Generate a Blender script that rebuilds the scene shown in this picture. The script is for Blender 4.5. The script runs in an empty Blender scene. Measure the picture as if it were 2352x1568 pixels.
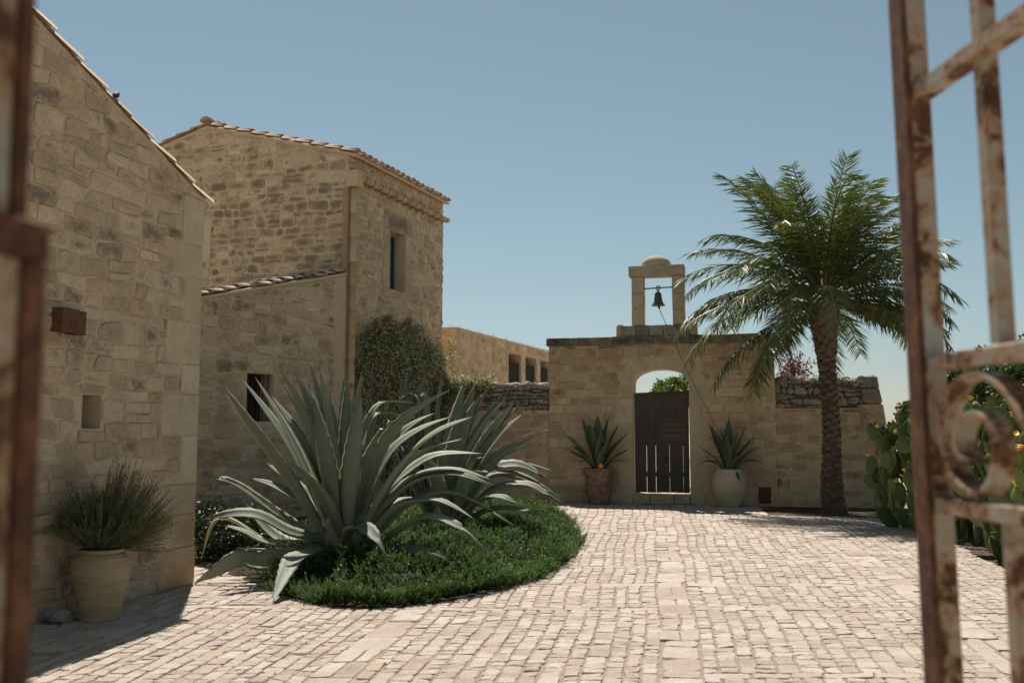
import bpy, math, random
import numpy as np
from mathutils import Vector, Matrix
from mathutils.geometry import tessellate_polygon

SC = bpy.context.scene
COL = SC.collection
rad = math.radians

# ------------------------------------------------------------------ camera
EYE = 1.55
FPX = 35.0 / 36.0 * 2352.0          # focal length in the 2352 px wide view used for measuring
PITCH = math.atan(211.0 / FPX)
cam_d = bpy.data.cameras.new('camera')
cam_d.lens = 35.0
cam_d.sensor_width = 36.0
cam_d.clip_start = 0.05
cam_d.clip_end = 4000.0
cam_d.dof.use_dof = True
cam_d.dof.focus_distance = 14.0
cam_d.dof.aperture_fstop = 4.2
cam = bpy.data.objects.new('camera', cam_d)
COL.objects.link(cam)
cam.location = (0, 0, EYE)
cam.rotation_euler = (math.pi / 2 + PITCH, 0, 0)
SC.camera = cam

# ------------------------------------------------------------------ sky, sun, exposure
SUN_EL = rad(61.5)
SUN_AZ = rad(-14.9)                 # measured from straight ahead (+Y) towards the right
W = bpy.data.worlds.new('World')
SC.world = W
W.use_nodes = True
wn = W.node_tree
wn.nodes.clear()
wo = wn.nodes.new('ShaderNodeOutputWorld')
wb = wn.nodes.new('ShaderNodeBackground')
ws = wn.nodes.new('ShaderNodeTexSky')
ws.sky_type = 'NISHITA'
ws.sun_disc = False
ws.sun_elevation = SUN_EL
ws.sun_rotation = SUN_AZ
ws.altitude = 200
ws.air_density = 1.0
ws.dust_density = 0.35
ws.ozone_density = 1.6
wh = wn.nodes.new('ShaderNodeHueSaturation')
wh.inputs['Hue'].default_value = 0.468
wh.inputs['Saturation'].default_value = 0.76
wh.inputs['Value'].default_value = 1.0
wn.links.new(ws.outputs[0], wh.inputs['Color'])
wn.links.new(wh.outputs[0], wb.inputs['Color'])
wb.inputs['Strength'].default_value = 0.0565
wn.links.new(wb.outputs[0], wo.inputs['Surface'])

sun_d = bpy.data.lights.new('sun', 'SUN')
sun_d.energy = 5.0
sun_d.angle = rad(0.53)
sun_d.color = (1.0, 0.945, 0.88)
sun = bpy.data.objects.new('sun', sun_d)
COL.objects.link(sun)
SUN_V = Vector((math.sin(SUN_AZ) * math.cos(SUN_EL), math.cos(SUN_AZ) * math.cos(SUN_EL), math.sin(SUN_EL)))
sun.rotation_euler = SUN_V.to_track_quat('Z', 'Y').to_euler()
sun.location = SUN_V * 60

SC.view_settings.view_transform = 'Standard'
SC.view_settings.look = 'None'
SC.view_settings.exposure = 0.43
SC.view_settings.gamma = 1.0
SC.view_settings.use_curve_mapping = False
SC.cycles.use_denoising = True
SC.cycles.max_bounces = 8
SC.cycles.diffuse_bounces = 5
SC.cycles.transparent_max_bounces = 8

# ------------------------------------------------------------------ measuring helpers
CP, SP = math.cos(PITCH), math.sin(PITCH)
CAMP = Vector((0, 0, EYE))


def ray(px, py):
    u = (px - 1176.0) / FPX
    v = -(py - 784.0) / FPX
    return Vector((u, CP - v * SP, SP + v * CP))


def at(px, py, Y):
    d = ray(px, py)
    return CAMP + d * (Y / d.y)


def gnd(px, py, z=0.0):
    d = ray(px, py)
    return CAMP + d * ((z - EYE) / d.z)


def proj(P):
    x, y, z = P[0], P[1], P[2] - EYE
    f = y * CP + z * SP
    if f < 0.05:
        return None
    return 1176 + FPX * x / f, 784 - FPX * (-y * SP + z * CP) / f, f


# ------------------------------------------------------------------ object helpers
def obj(name, verts, faces, mat, parent=None, smooth=False, tone=None, flat_from=None):
    me = bpy.data.meshes.new(name)
    me.from_pydata([tuple(v) for v in verts], [], faces)
    return finish(name, me, mat, parent, smooth, tone)


def finish(name, me, mat, parent=None, smooth=False, tone=None):
    if tone is not None:
        a = me.attributes.new('tone', 'FLOAT_COLOR', 'POINT')
        n = len(me.vertices)
        t = np.asarray(tone, dtype=np.float32)
        if t.ndim == 1:
            t = np.tile(np.append(t, 1.0)[:4], (n, 1)) if len(t) == 3 else np.tile(t, (n, 1))
        elif t.shape[1] == 3:
            t = np.concatenate([t, np.ones((n, 1), np.float32)], 1)
        a.data.foreach_set('color', t.astype(np.float32).ravel())
    if smooth:
        me.polygons.foreach_set('use_smooth', np.ones(len(me.polygons), bool))
    me.materials.append(mat)
    o = bpy.data.objects.new(name, me)
    COL.objects.link(o)
    put(o, parent)
    return o


def put(o, parent):
    if parent is not None:
        o.parent = parent
        if parent.type == 'EMPTY':
            o.matrix_parent_inverse = Matrix.Translation(-parent.location)


def inst(name, me, M, parent):
    o = bpy.data.objects.new(name, me)
    COL.objects.link(o)
    put(o, parent)
    o.matrix_basis = M
    return o


def big(name, V, Fq, mat, parent=None, smooth=False, tone=None):
    """numpy mesh: V (n,3), Fq (m,3) or (m,4)"""
    V = np.ascontiguousarray(V, np.float32)
    Fq = np.ascontiguousarray(Fq, np.int32)
    me = bpy.data.meshes.new(name)
    k = Fq.shape[1]
    me.vertices.add(len(V))
    me.vertices.foreach_set('co', V.ravel())
    me.loops.add(Fq.size)
    me.loops.foreach_set('vertex_index', Fq.ravel())
    me.polygons.add(len(Fq))
    me.polygons.foreach_set('loop_start', np.arange(0, Fq.size, k, dtype=np.int32))
    me.polygons.foreach_set('loop_total', np.full(len(Fq), k, np.int32))
    me.update(calc_edges=True)
    return finish(name, me, mat, parent, smooth, tone)


def thing(name, loc, label, cat, group=None):
    o = bpy.data.objects.new(name, None)
    COL.objects.link(o)
    o.location = loc
    o.empty_display_size = 0.2
    return tag(o, label, cat, group)


def tag(o, label, cat, group=None):
    o['label'] = label
    o['category'] = cat
    if group:
        o['group'] = group
    return o


class MB:
    def __init__(s):
        s.v, s.f, s.t = [], [], []

    def add(s, verts, faces, tone=(.5, .5, .5)):
        b = len(s.v)
        s.v += [tuple(x) for x in verts]
        s.f += [tuple(i + b for i in f) for f in faces]
        s.t += [tuple(t) for t in tone] if isinstance(tone, list) else [tone] * len(verts)
        return s

    def box(s, c, ax, ay, az, tone=(.5, .5, .5)):
        c, ax, ay, az = Vector(c), Vector(ax), Vector(ay), Vector(az)
        vs = [c + ax * i + ay * j + az * k for k in (-1, 1) for j in (-1, 1) for i in (-1, 1)]
        return s.add(vs, [(0, 2, 3, 1), (4, 5, 7, 6), (0, 1, 5, 4), (2, 6, 7, 3), (0, 4, 6, 2), (1, 3, 7, 5)], tone)

    def tube(s, pts, r, n=6, tone=(.5, .5, .5), caps=True):
        pts = [Vector(p) for p in pts]
        vs = []
        up = Vector((0.13, 0.27, 1)).normalized()
        for i, p in enumerate(pts):
            t = (pts[min(i + 1, len(pts) - 1)] - pts[max(i - 1, 0)]).normalized()
            a = t.cross(up)
            if a.length < .05:
                a = t.cross(Vector((1, 0, 0)))
            a.normalize()
            b = t.cross(a)
            rr = r[i] if isinstance(r, (list, tuple)) else r
            for k in range(n):
                th = 2 * math.pi * k / n
                vs.append(p + a * math.cos(th) * rr + b * math.sin(th) * rr)
        fs = []
        for i in range(len(pts) - 1):
            for k in range(n):
                k2 = (k + 1) % n
                fs.append((i * n + k, i * n + k2, (i + 1) * n + k2, (i + 1) * n + k))
        if caps:
            fs.append(tuple(range(n - 1, -1, -1)))
            fs.append(tuple((len(pts) - 1) * n + k for k in range(n)))
        return s.add(vs, fs, tone)

    def lathe(s, prof, c, n=40, tone=(.5, .5, .5), jit=None):
        vs, fs = [], []
        for (r, z) in prof:
            for k in range(n):
                th = 2 * math.pi * k / n
                vs.append((c[0] + r * math.cos(th), c[1] + r * math.sin(th), c[2] + z))
        for i in range(len(prof) - 1):
            for k in range(n):
                k2 = (k + 1) % n
                fs.append((i * n + k, i * n + k2, (i + 1) * n + k2, (i + 1) * n + k))
        fs.append(tuple(range(n - 1, -1, -1)))
        return s.add(vs, fs, tone)

    def build(s, name, mat, parent=None, smooth=False):
        return obj(name, s.v, s.f, mat, parent, smooth, tone=np.array(s.t))


# ------------------------------------------------------------------ materials
def newmat(name):
    m = bpy.data.materials.new(name)
    m.use_nodes = True
    nt = m.node_tree
    nt.nodes.clear()
    out = nt.nodes.new('ShaderNodeOutputMaterial')
    b = nt.nodes.new('ShaderNodeBsdfPrincipled')
    nt.links.new(b.outputs[0], out.inputs['Surface'])
    return m, nt, b, out


class G:
    """tiny node-graph helper"""

    def __init__(s, nt):
        s.nt = nt
        s.L = nt.links.new
        g = nt.nodes.new('ShaderNodeNewGeometry')
        s.pos = g.outputs['Position']
        s.geo = g

    def attr(s, name='tone'):
        a = s.nt.nodes.new('ShaderNodeAttribute')
        a.attribute_name = name
        sp = s.nt.nodes.new('ShaderNodeSeparateColor')
        s.L(a.outputs['Color'], sp.inputs[0])
        s.alpha = a.outputs['Alpha']
        return sp.outputs[0], sp.outputs[1], sp.outputs[2]

    def noise(s, scale, detail=4, rough=.6, dist=0.0, vec=None, squash=None):
        n = s.nt.nodes.new('ShaderNodeTexNoise')
        n.inputs['Scale'].default_value = scale
        n.inputs['Detail'].default_value = detail
        n.inputs['Roughness'].default_value = rough
        n.inputs['Distortion'].default_value = dist
        v = vec or s.pos
        if squash:
            mp = s.nt.nodes.new('ShaderNodeMapping')
            mp.inputs['Scale'].default_value = squash
            s.L(v, mp.inputs['Vector'])
            v = mp.outputs[0]
        s.L(v, n.inputs['Vector'])
        return n.outputs['Fac']

    def vor(s, scale, feature='F1', out='Distance', rnd=1.0):
        n = s.nt.nodes.new('ShaderNodeTexVoronoi')
        n.feature = feature
        n.inputs['Scale'].default_value = scale
        n.inputs['Randomness'].default_value = rnd
        s.L(s.pos, n.inputs['Vector'])
        return n.outputs[out]

    def ramp(s, fac, stops):
        r = s.nt.nodes.new('ShaderNodeValToRGB')
        e = r.color_ramp.elements
        while len(e) < len(stops):
            e.new(0.5)
        for k, (p, c) in enumerate(stops):
            e[k].position = p
            e[k].color = (*c, 1) if not isinstance(c, (int, float)) else (c, c, c, 1)
        s.L(fac, r.inputs[0])
        return r.outputs[0]

    def mix(s, fac, a, b, mode='MIX'):
        m = s.nt.nodes.new('ShaderNodeMix')
        m.data_type = 'RGBA'
        m.blend_type = mode
        for v, i in ((fac, 0), (a, 6), (b, 7)):
            if isinstance(v, (int, float)):
                m.inputs[i].default_value = v if i == 0 else (v, v, v, 1)
            elif isinstance(v, tuple):
                m.inputs[i].default_value = (*v, 1)
            else:
                s.L(v, m.inputs[i])
        return m.outputs[2]

    def math(s, op, a, b=0.0, c=None, clamp=False):
        m = s.nt.nodes.new('ShaderNodeMath')
        m.operation = op
        m.use_clamp = clamp
        for i, v in enumerate((a, b, c)):
            if v is None:
                continue
            if isinstance(v, (int, float)):
                m.inputs[i].default_value = v
            else:
                s.L(v, m.inputs[i])
        return m.outputs[0]

    def bump(s, h, bsdf, strength=.5, dist=.02, prev=None):
        b = s.nt.nodes.new('ShaderNodeBump')
        b.inputs['Strength'].default_value = strength
        b.inputs['Distance'].default_value = dist
        s.L(h, b.inputs['Height'])
        if prev is not None:
            s.L(prev, b.inputs['Normal'])
        if bsdf is not None:
            s.L(b.outputs[0], bsdf.inputs['Normal'])
        return b.outputs[0]

    def sep_z(s):
        n = s.nt.nodes.new('ShaderNodeSeparateXYZ')
        s.L(s.pos, n.inputs[0])
        return n.outputs[2]


def stone_mat(name, cols, lichen_col=(.115, .10, .072), warm=(.44, .28, .15), wash=(.60, .475, .33), washamt=.28,
              rough=.9, bstr=.8, lich=.72, mott=1.0):
    """tone.r picks the stone's own colour, tone.g how much dark lichen grows on it, tone.b how warm it is"""
    m, nt, b, out = newmat(name)
    g = G(nt)
    r, l, w = g.attr()
    n1 = g.noise(11, 7, .72)
    n2 = g.noise(48, 6, .75)
    n3 = g.noise(2.2, 4, .6)
    pick = g.math('ADD', g.math('MULTIPLY', r, .75), g.math('MULTIPLY', g.math('SUBTRACT', n1, .5), 1.3))
    k = len(cols)
    c = g.ramp(pick, [(.1 + .8 * i / (k - 1), cc) for i, cc in enumerate(cols)])
    wm = g.math('MULTIPLY', g.math('SUBTRACT', w, .5, clamp=True), 1.6)
    c = g.mix(wm, c, warm)
    al = g.alpha
    en = g.math('SUBTRACT', g.math('ADD', g.math('MULTIPLY', g.noise(8, 6, .7, .4), 1.5), -.13), al)
    wf = g.math('MULTIPLY', g.math('MULTIPLY', en, 3.0, clamp=True), washamt)
    c = g.mix(wf, c, wash)
    c = g.mix(1.0, c, g.ramp(n2, [(.28, .60), (.45, .95), (.6, 1.05), (.8, 1.18)]), 'MULTIPLY')
    c = g.mix(1.0, c, g.ramp(n3, [(.3, .86), (.7, 1.1)]), 'MULTIPLY')
    # mineral colouring: rusty, grey and pitted patches
    c = g.mix(g.math('MULTIPLY', g.ramp(g.noise(6.3, 6, .7, .5), [(.53, 0.), (.66, 1.)]), .55 * mott), c, (.58, .385, .215))
    c = g.mix(g.math('MULTIPLY', g.ramp(g.noise(8.9, 6, .7, .3), [(.54, 0.), (.66, 1.)]), .5 * mott), c, (.47, .42, .355))
    c = g.mix(g.math('MULTIPLY', g.ramp(g.noise(75, 4, .7), [(.34, 1.), (.44, 0.)]), .55 * mott), c, (.20, .165, .11))
    # lichen
    ln = g.math('ADD', g.math('MULTIPLY', g.noise(23, 7, .78), .6), g.math('MULTIPLY', g.noise(4.5, 4, .6), .4))
    lf = g.math('ADD', ln, g.math('MULTIPLY', l, .36))
    lf = g.math('ADD', lf, g.math('MULTIPLY', al, .22))
    lf = g.math('SUBTRACT', lf, .86)
    lf = g.math('MULTIPLY', lf, 6.0, clamp=True)
    lf = g.math('MULTIPLY', lf, lich)
    c = g.mix(lf, c, lichen_col)
    nt.links.new(c, b.inputs['Base Color'])
    b.inputs['Roughness'].default_value = rough
    b.inputs['Specular IOR Level'].default_value = .2
    h = g.math('ADD', g.math('MULTIPLY', n1, 1.0), g.math('MULTIPLY', n2, .45))
    g.bump(h, b, bstr, .045)
    return m


LIME = [(.44, .338, .228), (.53, .412, .278), (.60, .47, .322), (.67, .538, .386), (.60, .49, .366)]
M = {}
M['stone'] = stone_mat('limestone_rubble', LIME)
M['quoin'] = stone_mat('dressed_limestone', [(.45, .37, .25), (.54, .45, .305), (.60, .505, .36)], washamt=.25, bstr=.45)
M['dry'] = stone_mat('grey_field_stone', [(.24, .22, .185), (.31, .28, .235), (.37, .34, .285), (.43, .395, .335)], washamt=.15)
M['gold'] = stone_mat('golden_limestone', [(.45, .318, .19), (.55, .40, .24), (.62, .463, .285), (.67, .522, .345), (.58, .463, .335)], washamt=.25)
M['coping'] = stone_mat('lichened_coping_stone', [(.13, .115, .09), (.19, .165, .125), (.25, .215, .16)], lichen_col=(.05, .045, .037), washamt=.15)
M['cobble'] = stone_mat('pale_paving_stone', [(.455, .358, .285), (.52, .424, .347), (.56, .464, .388), (.605, .52, .45), (.545, .474, .42)],
                        lichen_col=(.30, .25, .2), warm=(.50, .385, .285), wash=(.52, .44, .355), washamt=.35, rough=.8, bstr=.8, mott=.38)


def mortar_mat(name, ca, cb, bstr=.7):
    m, nt, b, out = newmat(name)
    g = G(nt)
    n = g.noise(6, 7, .7)
    n2 = g.noise(60, 5, .7)
    c = g.ramp(n, [(.3, ca), (.7, cb)])
    c = g.mix(1.0, c, g.ramp(n2, [(.25, .75), (.75, 1.12)]), 'MULTIPLY')
    nt.links.new(c, b.inputs['Base Color'])
    b.inputs['Roughness'].default_value = .95
    b.inputs['Specular IOR Level'].default_value = .15
    g.bump(g.math('ADD', n, g.math('MULTIPLY', n2, .6)), b, bstr, .03)
    return m


M['mortar'] = mortar_mat('lime_mortar', (.52, .395, .265), (.64, .50, .35))
M['sand'] = mortar_mat('joint_sand', (.28, .215, .155), (.38, .30, .225))
M['soil'] = mortar_mat('dry_soil', (.055, .038, .025), (.12, .085, .056))
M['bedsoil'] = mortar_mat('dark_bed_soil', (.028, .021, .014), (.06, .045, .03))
M['field'] = mortar_mat('dry_field_earth', (.44, .37, .27), (.56, .48, .37))
M['gap'] = mortar_mat('dark_earth_filling', (.09, .076, .06), (.16, .135, .105))
M['render'] = mortar_mat('brown_render', (.30, .205, .125), (.40, .285, .18))
M['dark'] = mortar_mat('dark_brown_screen', (.03, .022, .02), (.045, .034, .03), .2)


def tile_mat(name, cols, grey=.5):
    m, nt, b, out = newmat(name)
    g = G(nt)
    oi = nt.nodes.new('ShaderNodeObjectInfo')
    n = g.noise(11, 6, .7)
    p = g.math('ADD', g.math('MULTIPLY', oi.outputs['Random'], .7), g.math('MULTIPLY', n, .4))
    c = g.ramp(p, [(.12 + .75 * i / (len(cols) - 1), q) for i, q in enumerate(cols)])
    lf = g.math('MULTIPLY', g.ramp(g.noise(19, 7, .75), [(.5, 0.), (.62, 1.)]), grey)
    c = g.mix(lf, c, (.16, .135, .105))
    nt.links.new(c, b.inputs['Base Color'])
    b.inputs['Roughness'].default_value = .9
    g.bump(n, b, .5, .01)
    return m


M['tile'] = tile_mat('weathered_clay_tile', [(.34, .20, .125), (.42, .29, .20), (.50, .40, .30), (.47, .34, .24), (.40, .25, .16)])
M['oldtile'] = tile_mat('grey_cream_weathered_tile', [(.36, .27, .195), (.44, .36, .275), (.52, .445, .355), (.46, .37, .28)], .35)
M['clay'] = tile_mat('ochre_clay_pipe', [(.40, .25, .12), (.48, .34, .18), (.50, .38, .24)], .25)


def simple(name, cols, scale=8, rough=.7, metallic=0, bstr=.3, spec=.4, squash=None, tonemix=0.0):
    m, nt, b, out = newmat(name)
    g = G(nt)
    n = g.noise(scale, 6, .65, squash=squash)
    f = n
    if tonemix:
        r, _, _ = g.attr()
        f = g.math('ADD', g.math('MULTIPLY', n, 1 - tonemix), g.math('MULTIPLY', r, tonemix))
    c = g.ramp(f, [(.25 + .5 * i / (len(cols) - 1), q) for i, q in enumerate(cols)])
    nt.links.new(c, b.inputs['Base Color'])
    b.inputs['Roughness'].default_value = rough
    b.inputs['Metallic'].default_value = metallic
    b.inputs['Specular IOR Level'].default_value = spec
    if bstr:
        g.bump(n, b, bstr, .01)
    return m


M['wood'] = simple('weathered_dark_plank', [(.034, .029, .025), (.07, .06, .051), (.115, .099, .084)], 9, .85, squash=(9, 9, .7), bstr=.7)
M['woodpatch'] = simple('olive_grey_board', [(.05, .043, .03), (.095, .082, .058), (.13, .112, .08)], 9, .85, squash=(.7, .7, 9), bstr=.5)
M['woodtop'] = simple('rusty_brown_board', [(.06, .03, .02), (.11, .055, .033)], 9, .8, squash=(4, 4, 1))
M['iron'] = simple('dark_wrought_iron', [(.018, .014, .012), (.05, .03, .02)], 30, .7)
M['corten'] = simple('rusted_sheet_steel', [(.05, .02, .012), (.10, .04, .02), (.14, .06, .03)], 14, .8)
M['bronze'] = simple('green_bronze', [(.06, .065, .04), (.11, .11, .07), (.17, .16, .105)], 16, .5, .55)
M['rope'] = simple('old_rope', [(.10, .085, .06), (.2, .17, .12)], 60, .9)
M['shutter'] = simple('blue_grey_paint', [(.16, .19, .19), (.22, .25, .255)], 20, .6)
M['pot_cream'] = simple('cream_clay', [(.25, .185, .10), (.34, .265, .155), (.40, .32, .20)], 5, .85, squash=(1, 1, 5), bstr=.4)
M['pot_pale'] = simple('pale_cream_clay', [(.36, .30, .20), (.47, .405, .285), (.54, .475, .35)], 5, .85, squash=(1, 1, 4), bstr=.4)
M['pot_red'] = simple('red_terracotta', [(.13, .075, .052), (.21, .125, .085), (.35, .27, .20)], 9, .85, bstr=.5)
M['bark'] = simple('palm_bark', [(.045, .032, .022), (.11, .08, .053), (.19, .14, .095)], 22, .95, bstr=.9, squash=(1, 1, 2), tonemix=.22)
M['wood_stem'] = simple('woody_stem', [(.06, .045, .03), (.14, .105, .075)], 18, .9)
M['lavstem'] = simple('lavender_stem', [(.07, .07, .035), (.13, .12, .065)], 18, .9)
M['stalk'] = simple('orange_palm_stalk', [(.30, .15, .04), (.42, .24, .08)], 12, .6)
M['yellow'] = simple('yellow_petal', [(.75, .50, .02), (.85, .65, .06)], 40, .6, bstr=0)
M['orange'] = simple('orange_bud', [(.65, .20, .04), (.75, .33, .08)], 40, .6, bstr=0)
M['redflower'] = simple('red_petal', [(.30, .012, .012), (.42, .03, .02)], 40, .6, bstr=0)


def glass_mat():
    m, nt, b, out = newmat('dark_window_glass')
    b.inputs['Base Color'].default_value = (.012, .014, .016, 1)
    b.inputs['Roughness'].default_value = .08
    b.inputs['Specular IOR Level'].default_value = .6
    return m


M['glass'] = glass_mat()


def rust_mat(name, bias):
    m, nt, b, out = newmat(name)
    g = G(nt)
    n = g.noise(11, 7, .68, .5)
    n2 = g.noise(46, 6, .75)
    f = g.math('ADD', g.math('MULTIPLY', n, .72), g.math('MULTIPLY', n2, .28))
    f = g.math('ADD', f, bias)
    rust = g.ramp(g.noise(30, 6, .7), [(.3, (.03, .014, .009)), (.5, (.095, .037, .017)), (.7, (.21, .09, .04))])
    paint = g.ramp(g.noise(17, 5, .6), [(.3, (.25, .235, .185)), (.6, (.33, .325, .285)), (.8, (.43, .44, .41))])
    edge = g.ramp(f, [(.44, 0.), (.50, 1.)])
    c = g.mix(edge, paint, rust)
    halo = g.ramp(f, [(.36, 0.), (.45, .75)])
    c2 = g.mix(halo, paint, (.36, .185, .07))
    c = g.mix(edge, c2, rust)
    nt.links.new(c, b.inputs['Base Color'])
    rr = g.ramp(edge, [(0., .6), (1., .92)])
    nt.links.new(rr, b.inputs['Roughness'])
    g.bump(g.math('ADD', g.math('MULTIPLY', edge, .4), n2), b, .5, .004)
    return m


M['rustpaint'] = rust_mat('flaking_white_paint_on_rust', -.05)
M['rustdark'] = rust_mat('mostly_rusted_iron', .16)


def leaf_mat(name, cols, rough=.55, trans=.25, spec=.35, tcol=None, nscale=3.0, bstr=0):
    m, nt, b, out = newmat(name)
    g = G(nt)
    r, q, w = g.attr()
    n = g.noise(nscale, 3, .6)
    f = g.math('ADD', g.math('MULTIPLY', r, .7), g.math('MULTIPLY', n, .3))
    c = g.ramp(f, [(.12 + .76 * i / (len(cols) - 1), qq) for i, qq in enumerate(cols)])
    nt.links.new(c, b.inputs['Base Color'])
    b.inputs['Roughness'].default_value = rough
    b.inputs['Specular IOR Level'].default_value = spec
    if trans > 0:
        t = nt.nodes.new('ShaderNodeBsdfTranslucent')
        tc = g.mix(1.0, c, tcol or (1.5, 1.7, .6), 'MULTIPLY')
        nt.links.new(tc, t.inputs['Color'])
        ms = nt.nodes.new('ShaderNodeMixShader')
        ms.inputs[0].default_value = trans
        nt.links.new(b.outputs[0], ms.inputs[1])
        nt.links.new(t.outputs[0], ms.inputs[2])
        nt.links.new(ms.outputs[0], out.inputs['Surface'])
    return m


M['palm'] = leaf_mat('palm_leaflet', [(.036, .050, .015), (.064, .085, .025), (.10, .12, .037), (.20, .19, .08)], .45, .2, .35)
M['tree'] = leaf_mat('dark_tree_leaf', [(.022, .036, .012), (.04, .062, .02), (.065, .095, .03), (.095, .125, .045)], .5, .25)
M['treelight'] = leaf_mat('fresh_tree_leaf', [(.04, .065, .018), (.075, .12, .03), (.12, .18, .05)], .5, .35)
M['shadeleaf'] = leaf_mat('leaf_darkened_for_shade', [(.010, .018, .006), (.018, .030, .010), (.03, .046, .016)], .5, .15)  # green lowered so the added shrubs carry shade in their leaf colour
M['redleaf'] = leaf_mat('dark_red_leaf', [(.05, .018, .016), (.10, .03, .025), (.12, .07, .05)], .5, .25, tcol=(1.5, .9, .7))
M['cover'] = leaf_mat('creeping_rosemary_needle', [(.014, .028, .008), (.040, .074, .016), (.082, .135, .030), (.15, .205, .055)], .5, .3)
M['jasmine'] = leaf_mat('jasmine_leaf', [(.06, .07, .026), (.11, .12, .045), (.165, .165, .066), (.22, .18, .09)], .45, .25)
M['petal'] = leaf_mat('white_jasmine_petal', [(.50, .47, .32), (.64, .61, .45)], .6, .3, tcol=(1, 1, .8))
M['lav'] = leaf_mat('lavender_leaf', [(.08, .10, .045), (.135, .155, .075), (.20, .21, .11)], .7, .2)
M['lavflower'] = leaf_mat('faded_lavender_spike', [(.10, .085, .055), (.16, .135, .085)], .8, .1, tcol=(1, 1, 1))
M['straw'] = leaf_mat('dry_grass', [(.25, .2, .12), (.4, .34, .22)], .8, .2, tcol=(1, 1, .8))


def agave_mat(name, cols, tipcol, rough=.62):
    m, nt, b, out = newmat(name)
    g = G(nt)
    r, t, w = g.attr()                      # r own tone, g position along the blade, b edge
    n = g.noise(7, 5, .6)
    n2 = g.noise(60, 4, .6)
    f = g.math('ADD', g.math('MULTIPLY', r, .65), g.math('MULTIPLY', n, .35))
    c = g.ramp(f, [(.15 + .7 * i / (len(cols) - 1), q) for i, q in enumerate(cols)])
    c = g.mix(1.0, c, g.ramp(n2, [(.3, .9), (.7, 1.06)]), 'MULTIPLY')
    scar = g.ramp(g.noise(16, 7, .8, .3), [(.60, 0.), (.70, .7)])
    c = g.mix(scar, c, (.20, .19, .12))
    c = g.mix(g.ramp(t, [(.95, 0.), (1., .9)]), c, tipcol)
    c = g.mix(g.math('MULTIPLY', w, .5), c, (.26, .23, .14))
    nt.links.new(c, b.inputs['Base Color'])
    b.inputs['Roughness'].default_value = rough
    b.inputs['Specular IOR Level'].default_value = .25
    g.bump(g.noise(24, 4, .6), b, .12, .01)
    return m


M['agave'] = agave_mat('glaucous_agave', [(.10, .122, .08), (.158, .185, .128), (.215, .245, .18)], (.09, .06, .04))
M['agave2'] = agave_mat('blue_green_agave', [(.088, .112, .078), (.14, .17, .125), (.195, .225, .172)], (.09, .06, .04))
M['agave_pot'] = agave_mat('deep_green_agave', [(.03, .055, .025), (.06, .10, .04), (.10, .14, .06)], (.06, .04, .03), .4)
M['agave_old'] = agave_mat('yellowing_agave', [(.28, .26, .15), (.36, .35, .24), (.30, .33, .25)], (.12, .08, .05))


def cactus_mat():
    m, nt, b, out = newmat('prickly_pear_pad')
    g = G(nt)
    r, t, w = g.attr()
    n = g.noise(6, 5, .6)
    f = g.math('ADD', g.math('MULTIPLY', r, .7), g.math('MULTIPLY', n, .3))
    c = g.ramp(f, [(.15, (.05, .076, .022)), (.45, (.088, .125, .036)), (.75, (.13, .168, .052)), (.9, (.175, .19, .075))])
    dots = g.ramp(g.vor(28, rnd=.45), [(.10, 1.), (.17, 0.)])
    c = g.mix(g.math('MULTIPLY', dots, .55), c, (.30, .29, .18))
    c = g.mix(g.math('MULTIPLY', w, .45), c, (.30, .27, .15))
    nt.links.new(c, b.inputs['Base Color'])
    b.inputs['Roughness'].default_value = .62
    b.inputs['Specular IOR Level'].default_value = .22
    g.bump(dots, b, .3, .006)
    return m


M['cactus'] = cactus_mat()

# ------------------------------------------------------------------ masonry
class Wall:
    def __init__(s, O, U):
        s.O = Vector((O[0], O[1], 0))
        s.U = Vector((U[0], U[1], 0)).normalized()
        s.N = Vector((s.U.y, -s.U.x, 0))

    def p(s, u, v, n=0.0):
        return s.O + s.U * u + Vector((0, 0, v)) + s.N * n

    def uv(s, px, py):
        d = ray(px, py)
        P = CAMP + d * ((s.O - CAMP).dot(s.N) / d.dot(s.N))
        r = P - s.O
        return r.dot(s.U), r.z

    def u(s, px, py=1000):
        return s.uv(px, py)[0]


class Floor(Wall):
    """stones lying in the ground: u = x, v = y, n = up"""

    def __init__(s):
        pass

    def p(s, u, v, n=0.0):
        return Vector((u, v, n))


def panel(name, w, outer, holes, t, mat, parent, n0=0.0):
    loops = [outer] + list(holes)
    tris = tessellate_polygon([[Vector((u, v, 0)) for u, v in l] for l in loops])
    pts = [q for l in loops for q in l]
    n = len(pts)
    vs = [w.p(u, v, n0) for u, v in pts] + [w.p(u, v, n0 - t) for u, v in pts]
    fs = []
    for a, b, c in tris:
        A, B, C = pts[a], pts[b], pts[c]
        if (B[0] - A[0]) * (C[1] - A[1]) - (B[1] - A[1]) * (C[0] - A[0]) < 0:
            b, c = c, b
        fs.append((a, b, c))
        fs.append((c + n, b + n, a + n))
    k = 0
    for l in loops:
        m = len(l)
        ar = sum(l[i][0] * l[(i + 1) % m][1] - l[(i + 1) % m][0] * l[i][1] for i in range(m))
        sgn = 1 if (ar > 0) == (l is outer) else -1
        for i in range(m):
            a, b = k + i, k + (i + 1) % m
            f = (b, a, a + n, b + n)
            fs.append(f if sgn > 0 else f[::-1])
        k += m
    return obj(name, vs, fs, mat, parent)


def clip(poly, a, b, c):
    out = []
    for i in range(len(poly)):
        P, Q = poly[i], poly[(i + 1) % len(poly)]
        dp, dq = a * P[0] + b * P[1] - c, a * Q[0] + b * Q[1] - c
        if dp <= 0:
            out.append(P)
        if (dp < 0 < dq) or (dq < 0 < dp):
            t = dp / (dp - dq)
            out.append((P[0] + (Q[0] - P[0]) * t, P[1] + (Q[1] - P[1]) * t))
    return out


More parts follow.
